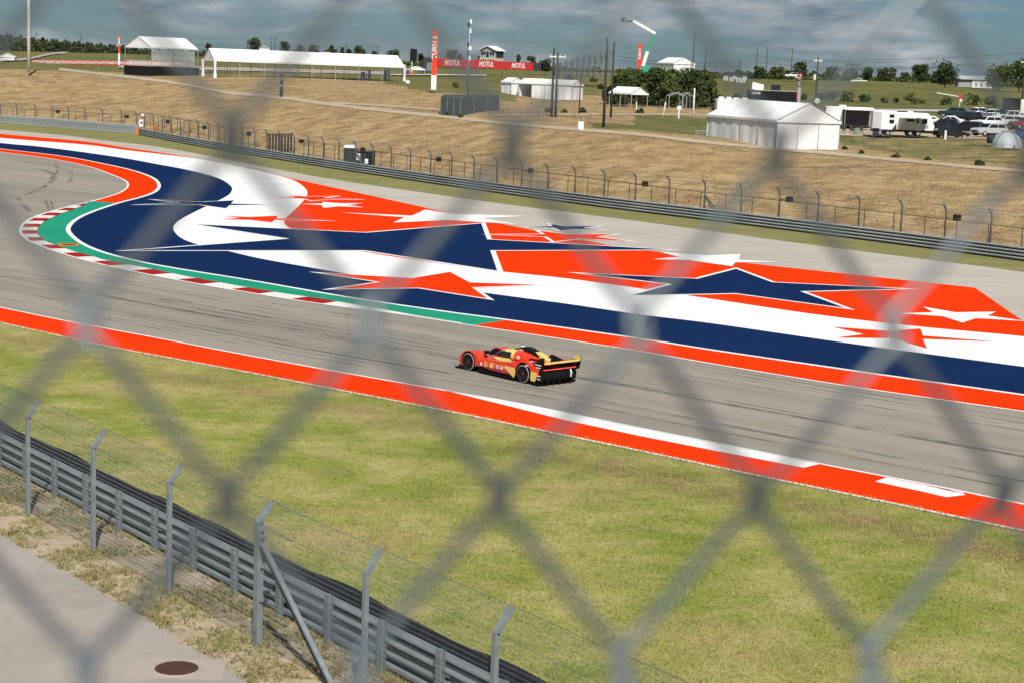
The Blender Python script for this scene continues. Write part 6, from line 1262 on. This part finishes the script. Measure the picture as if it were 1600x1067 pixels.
# dome tent
M_DOME = mat('pale grey dome fabric', (.36, .41, .43), .7, var=.08, scale=1.5); o = simple('dome_tent', 'pale grey dome camping tent on the grass at the right edge', 'camping tent', 1573, 231, 203)
q = MB(); nr = 16; V_ = []
for j in range(7):
    a_ = math.pi/2*j/6
    for k in range(nr): th = 2*math.pi*k/nr; rr = (1.62+.10*math.cos(4*th))*math.cos(a_)**.85 if j < 6 else .02; V_.append((rr*math.cos(th), rr*math.sin(th), 1.75*math.sin(a_)))
q.add(V_, [(j*nr+k, j*nr+(k+1) % nr, (j+1)*nr+(k+1) % nr, (j+1)*nr+k) for j in range(6) for k in range(nr)]); q.build('canopy', M_DOME, o, smooth=True)
q = MB(); q.add([(.1, -1.66, .02), (.95, -1.36, .02), (.55, -1.10, 1.15)], [(0, 1, 2)]); q.build('door_flap', M_CHAR, o)
for a_ in (R(45), R(135)): q = MB(); q.tube([(1.76*math.cos(a_)*math.cos(t_), 1.76*math.sin(a_)*math.cos(t_), 1.78*math.sin(t_)+.01) for t_ in np.linspace(0, math.pi, 15)], .025, 5); q.build('tent_pole', M_CHAR, o)
o = simple('camp_bin', 'dark round bin beside the dome tent', 'bin', 1547.5, 224, 212); MB().lathe([(0, 0), (.42, 0), (.5, .95), (0, 1.0)], 14).build('body', M_CHAR, o, smooth=True); MB().lathe([(.5, .95), (.53, 1.0), (0, 1.08)], 14).build('lid', M_BLACK, o, smooth=True)

# ---------------------------------------------------------------- trees
L_DARK = leafmat('dark leaves', (.018, .032, .010), (.060, .085, .022)); L_MID = leafmat('mid leaves', (.030, .050, .012), (.095, .120, .030)); L_OLIVE = leafmat('olive leaves', (.045, .058, .018), (.120, .130, .040)); M_BARK = mat('bark', (.07, .055, .042), .9)
def crown_mesh(seed, w, h, z0, n, leaf, m_):
    g = np.random.default_rng(seed); k = max(5, int(9*w*h/20)+4); C_ = []
    for i in range(min(k, 26)):
        a = g.uniform(0, 2*np.pi); r = np.sqrt(g.uniform(0, 1))*w*.36; zz = z0+h*(.12+.76*g.uniform(0, 1)); sc = 1-.55*abs((zz-z0)/h-.45)
        C_.append((np.cos(a)*r*sc, np.sin(a)*r*sc, zz, w*g.uniform(.14, .25)))
    C_ = np.array(C_); idx = g.integers(0, len(C_), n); d = g.normal(size=(n, 3)); d /= np.linalg.norm(d, axis=1)[:, None]; rad = C_[idx, 3]*g.uniform(.45, 1.08, n)**.6
    P = C_[idx, :3]+d*rad[:, None]*np.array([1, 1, .85]); P[:, 2] = np.maximum(P[:, 2], z0-h*.03)
    u = g.normal(size=(n, 3))+d*.3; u /= np.linalg.norm(u, axis=1)[:, None]; v = np.cross(u, g.normal(size=(n, 3))); v /= np.linalg.norm(v, axis=1)[:, None]; s = leaf*g.uniform(.6, 1.3, n)[:, None]
    V = np.empty((n*4, 3)); V[0::4] = P-u*s; V[1::4] = P+v*s*.6; V[2::4] = P+u*s; V[3::4] = P-v*s*.6
    me = bpy.data.meshes.new('crown'); me.vertices.add(n*4); me.vertices.foreach_set('co', V.ravel()); me.loops.add(n*4); me.polygons.add(n); me.loops.foreach_set('vertex_index', np.arange(n*4, dtype=np.int32)); me.polygons.foreach_set('loop_start', np.arange(0, n*4, 4, dtype=np.int32)); me.polygons.foreach_set('loop_total', np.full(n, 4, dtype=np.int32)); me.materials.append(m_); me.update(calc_edges=True); return me, C_
def tree(label, x, ytop, ybase, D, wpx, seed, m_, trunk=.28, n=900, leaf=.34, group=None, name='tree', cat='tree'):
    A = AT(x, ybase, D); A.z -= .2; h = (ybase-ytop)*px(D); w = wpx*px(D); o = empty(name, A); tag(o, label, cat, group)
    me_, C_ = crown_mesh(seed, w, h*(1-trunk), h*trunk, n, leaf, m_); inst(me_, 'crown', o)
    q = MB(); tw_ = max(.10, h*.025); q.tube([(0, 0, -.4), (.05*h*.1, 0, h*trunk), (0, .02*h, h*.7)], [tw_, tw_*.8, tw_*.3], 6)
    for c_ in C_[:5]: q.tube([(0, 0, h*(trunk+.05)), tuple(c_[:3])], [tw_*.45, tw_*.15], 5)
    q.build('trunk', M_BARK, o); return o
sky_trees = [(325, 69, 84, 880, 9, 'lone round tree on the skyline left of the long tent'), (397, 60, 83, 860, 21, 'round dark tree on the skyline above the long tent, the tallest there'), (446, 67, 86, 860, 18, 'tree on the skyline right of the twin poles'), (468, 72, 88, 860, 17, 'low tree on the skyline over the middle of the long tent, left one'), (490, 71, 89, 860, 20, 'low tree on the skyline over the middle of the long tent, right one'), (519, 71, 91, 860, 14, 'tree on the skyline left of the small pale house'), (534, 76, 92, 860, 10, 'small tree in the skyline row over the long tent, first of three'), (545, 77, 92, 860, 11, 'small tree in the skyline row over the long tent, second of three'), (561, 73, 94, 860, 19, 'broad dark tree of the skyline row over the long tent'), (588, 82, 96, 860, 14, 'low tree on the skyline near the right end of the long tent'), (614, 79, 98, 860, 20, 'pair shaped tree on the skyline left of the black screen'), (656, 84, 100, 860, 13, 'small tree on the skyline right of the black screen'), (705, 80, 104, 700, 17, 'tree on the skyline behind the left end of the billboard'), (716, 86, 104, 700, 15, 'low tree on the skyline behind the billboard letters'), (748, 88, 106, 700, 10, 'small tree left of the observation house'), (810, 85, 107, 600, 8, 'narrow upright tree right of the lattice mast'), (829, 90, 110, 600, 16, 'bushy tree above the right end of the billboard'), (850, 93, 112, 600, 19, 'bushy tree right of the dark panel'),
 (1186, 104, 120, 640, 15, 'small tree beside the fitted pole on the ridge'), (1212, 104, 120, 640, 24, 'broad tree on the ridge between the two bare poles'), (1233, 108, 121, 640, 13, 'small bush tree at the foot of the bare pole on the ridge'), (1250, 97, 120, 600, 20, 'round dark tree above the GATE pylon'), (1299, 106, 123, 640, 24, 'broad tree on the ridge right of the transformer pole'), (1320, 111, 124, 640, 14, 'low tree on the ridge left of the billboard frame'), (1330, 110, 125, 650, 20, 'dark tree behind the billboard frame'), (1354, 108, 125, 640, 19, 'dark round tree right of the billboard frame'), (1378, 109, 126, 640, 17, 'small pale tree on the ridge, right of the dark round one'), (1394, 107, 126, 640, 11, 'slim tree on the ridge in the middle of the row'), (1413, 115, 127, 640, 13, 'low bush tree on the ridge in the middle of the row'), (1436, 104, 128, 620, 28, 'pale green broad tree left of the big dark tree'), (1476, 97, 134, 560, 42, 'big dark spreading tree on the hill left of the white shed'), (1560, 102, 138, 540, 40, 'large tree on the hill right of the white shed'), (1592, 97, 142, 520, 46, 'largest tree at the right edge on the hill')]
mats_ = (L_DARK, L_MID, L_OLIVE)
for k, (x, yt, yb, D, w, lab) in enumerate(sky_trees): tree(lab, x, yt-1, yb, D, w*(1.3 if x > 1100 else 1.15), 100+k, L_DARK if ('dark' in lab or D > 800) else mats_[1+k % 2], trunk=.10 if w > 12 else .2, n=900 if w < 25 else 2200, leaf=.42 if D > 700 else .36)
o = simple('pale_house', 'tiny pale house on the skyline above the long tent', 'house', 511, 87.5, 850); MB().box((0, 0, .8), (3.0, 3, 2.4)).build('wall', M_CREAM, o); MB().prism([(-1.8, 1.9), (0, 3.0), (1.8, 1.9)], -1.8, 1.8).build('roof', M_RUST, o)
o = simple('pale_house', 'tiny white house beside the tallest skyline tree', 'house', 413, 82, 860); MB().box((0, 0, 1.0), (5.0, 3, 2.2)).build('wall', M_WHITE, o); MB().prism([(-2.8, 2.0), (0, 3.4), (2.8, 2.0)], -1.8, 1.8).build('roof', M_GREYW, o)
grove = [(957, 112, 164, 30), (975, 106, 164, 34), (995, 108, 165, 36), (1015, 105, 166, 36), (1035, 103, 166, 38), (1056, 104, 166, 38), (1077, 107, 167, 38), (1094, 110, 167, 32), (1105, 118, 168, 26), (966, 128, 165, 28), (1003, 130, 166, 34), (1045, 128, 167, 36), (1085, 130, 168, 34), (1028, 100, 166, 24)]
ORD = ('first', 'second', 'third', 'fourth', 'fifth', 'sixth', 'seventh', 'eighth', 'ninth', 'tenth', 'eleventh', 'twelfth', 'thirteenth', 'fourteenth')
_rank = sorted(range(len(grove)), key=lambda i: grove[i][0])
for k, (x, yt, yb, w) in enumerate(grove): tree(('tall' if yt < 125 else 'low front')+' leafy tree, '+ORD[_rank.index(k)]+' from the left in the dense grove', x, yt, yb, 300+(k % 3)*6 if yt < 125 else 294, w*1.25, 300+k, L_DARK if k % 3 == 0 else L_MID, trunk=.05, n=1500, leaf=.26, group='trees of the dense grove')
# shrubs on the green slope and along fences
shr = [(1130, 160, 20), (1150, 158, 18), (1256, 156, 12), (1285, 156, 16), (1300, 157, 18), (1325, 159, 20), (1352, 160, 16), (1380, 161, 14), (1400, 161, 10), (1425, 163, 22), (1440, 162, 14), (1478, 164, 18), (1520, 165, 24), (1555, 168, 26), (1585, 170, 22), (868, 118, 10), (890, 125, 14), (925, 128, 16), (940, 140, 12), (713, 137, 10), (1100, 168, 14), (1120, 172, 16), (855, 176, 10), (880, 176, 9), (910, 176, 12), (1000, 177, 10), (700, 180, 10), (722, 184, 9), (1345, 240, 9), (1400, 246, 10), (1450, 250, 8), (1530, 258, 12), (1320, 233, 8)]
def zone(x, yb): return ('by the road below the caravans' if yb > 225 else 'by the dark enclosure' if yb > 178 and x < 760 else 'on the meadow before the grove' if yb > 166 and x < 1125 else 'below the scaffold grandstand' if x < 1000 else 'along the foot of the green hill')
_zs = {}
for s_ in sorted(shr): _zs.setdefault(zone(s_[0], s_[1]), []).append(s_[0])
def shrub_label(x, yb): z_ = zone(x, yb); i = _zs[z_].index(x); return 'low wild shrub, '+(ORD[i]+' from the left ' if i < 14 else 'last from the left ')+z_
for k, (x, yb, w) in enumerate(shr):
    p = HIT(x, yb, 130); tree(shrub_label(x, yb), x, yb-w*.75, yb, p.y, w*1.3, 500+k, L_OLIVE if k % 2 else L_MID, trunk=.02, n=260, leaf=.2 if p.y < 300 else .28, group='wild shrubs on the slopes', name='shrub', cat='shrub')
# far wood at the left: one mass
g = np.random.default_rng(5); Pts = []
for i in range(17000):
    x = g.uniform(-120, 330); top = np.interp(x, [-120, 0, 40, 90, 140, 190, 240, 330], [52, 55, 61, 65, 70, 75, 80, 84])+2.0*math.sin(x*.35)+1.5*math.sin(x*.9+1); yb = np.interp(x, [-120, 0, 60, 120, 330], [92, 92, 84, 84, 87]); D = g.uniform(780, 930); f = g.uniform(0, 1)**.7
    p = AT(x, yb+(top-yb)*f, D); Pts.append(p)
Pts = np.array([tuple(p) for p in Pts]); n = len(Pts); u = g.normal(size=(n, 3)); u /= np.linalg.norm(u, axis=1)[:, None]; v = np.cross(u, g.normal(size=(n, 3))); v /= np.linalg.norm(v, axis=1)[:, None]; s = g.uniform(.5, 1.0, n)[:, None]
V = np.empty((n*4, 3)); V[0::4] = Pts-u*s; V[1::4] = Pts+v*s*.7; V[2::4] = Pts+u*s; V[3::4] = Pts-v*s*.7
me = bpy.data.meshes.new('far_wood'); me.vertices.add(n*4); me.vertices.foreach_set('co', V.ravel()); me.loops.add(n*4); me.polygons.add(n); me.loops.foreach_set('vertex_index', np.arange(n*4, dtype=np.int32)); me.polygons.foreach_set('loop_start', np.arange(0, n*4, 4, dtype=np.int32)); me.polygons.foreach_set('loop_total', np.full(n, 4, dtype=np.int32)); me.materials.append(leafmat('far wood leaves', (.020, .034, .014), (.065, .080, .028), .05)); me.update(calc_edges=True)
o = stuff(inst(me, 'far_wood')); o['label'] = 'dark green wood on the far hill at the left'; o['category'] = 'wood'
# low scrub along the far ridges
def scrub(name, label, x0, x1, D, base, hfun, n, m_, leaf):
    Pts = []
    for i in range(n):
        x = g.uniform(x0, x1); yb = np.interp(x, base[0], base[1]); hh = hfun(x); Pts.append(tuple(AT(x, yb+1-max(.8, hh+1)*g.uniform(0, 1), D+g.uniform(-14, 14))))
    Pts = np.array(Pts); u = g.normal(size=(n, 3)); u /= np.linalg.norm(u, axis=1)[:, None]; v = np.cross(u, g.normal(size=(n, 3))); v /= np.linalg.norm(v, axis=1)[:, None]; s = g.uniform(.4, .9, n)[:, None]*leaf
    V = np.empty((n*4, 3)); V[0::4] = Pts-u*s; V[1::4] = Pts+v*s*.7; V[2::4] = Pts+u*s; V[3::4] = Pts-v*s*.7
    me = bpy.data.meshes.new(name); me.vertices.add(n*4); me.vertices.foreach_set('co', V.ravel()); me.loops.add(n*4); me.polygons.add(n); me.loops.foreach_set('vertex_index', np.arange(n*4, dtype=np.int32)); me.polygons.foreach_set('loop_start', np.arange(0, n*4, 4, dtype=np.int32)); me.polygons.foreach_set('loop_total', np.full(n, 4, dtype=np.int32)); me.materials.append(m_); me.update(calc_edges=True)
    o = stuff(inst(me, name)); o['label'] = label; o['category'] = 'scrub'
scrub('far_scrub', 'low dark scrub along the far ridge', 250, 1680, 880, ([250, 400, 550, 700, 800, 1000, 1200, 1400, 1600, 1680], [86, 92, 98, 105, 108, 114, 118, 123, 133, 136]), lambda x: 3.2+2.4*math.sin(x*.11)+1.8*math.sin(x*.37+2), 9000, L_DARK, 1.0)
_yr = lambda x: np.interp(x, [1100, 1200, 1400, 1500, 1640], [121, 123, 127.5, 133, 141])
scrub('ridge_scrub', 'uneven scrub and bushes along the top of the green hill', 1105, 1660, 655, ([1100, 1200, 1400, 1500, 1660], [121, 123, 127.5, 133, 141]), lambda x: max(0.5, 3.0+3.5*mnoise.noise(Vector((x*.035, 1, 0)))*2+2.5*mnoise.noise(Vector((x*.12, 5, 0)))*2+(4 if x > 1540 else 0)), 9000, L_MID, .6)
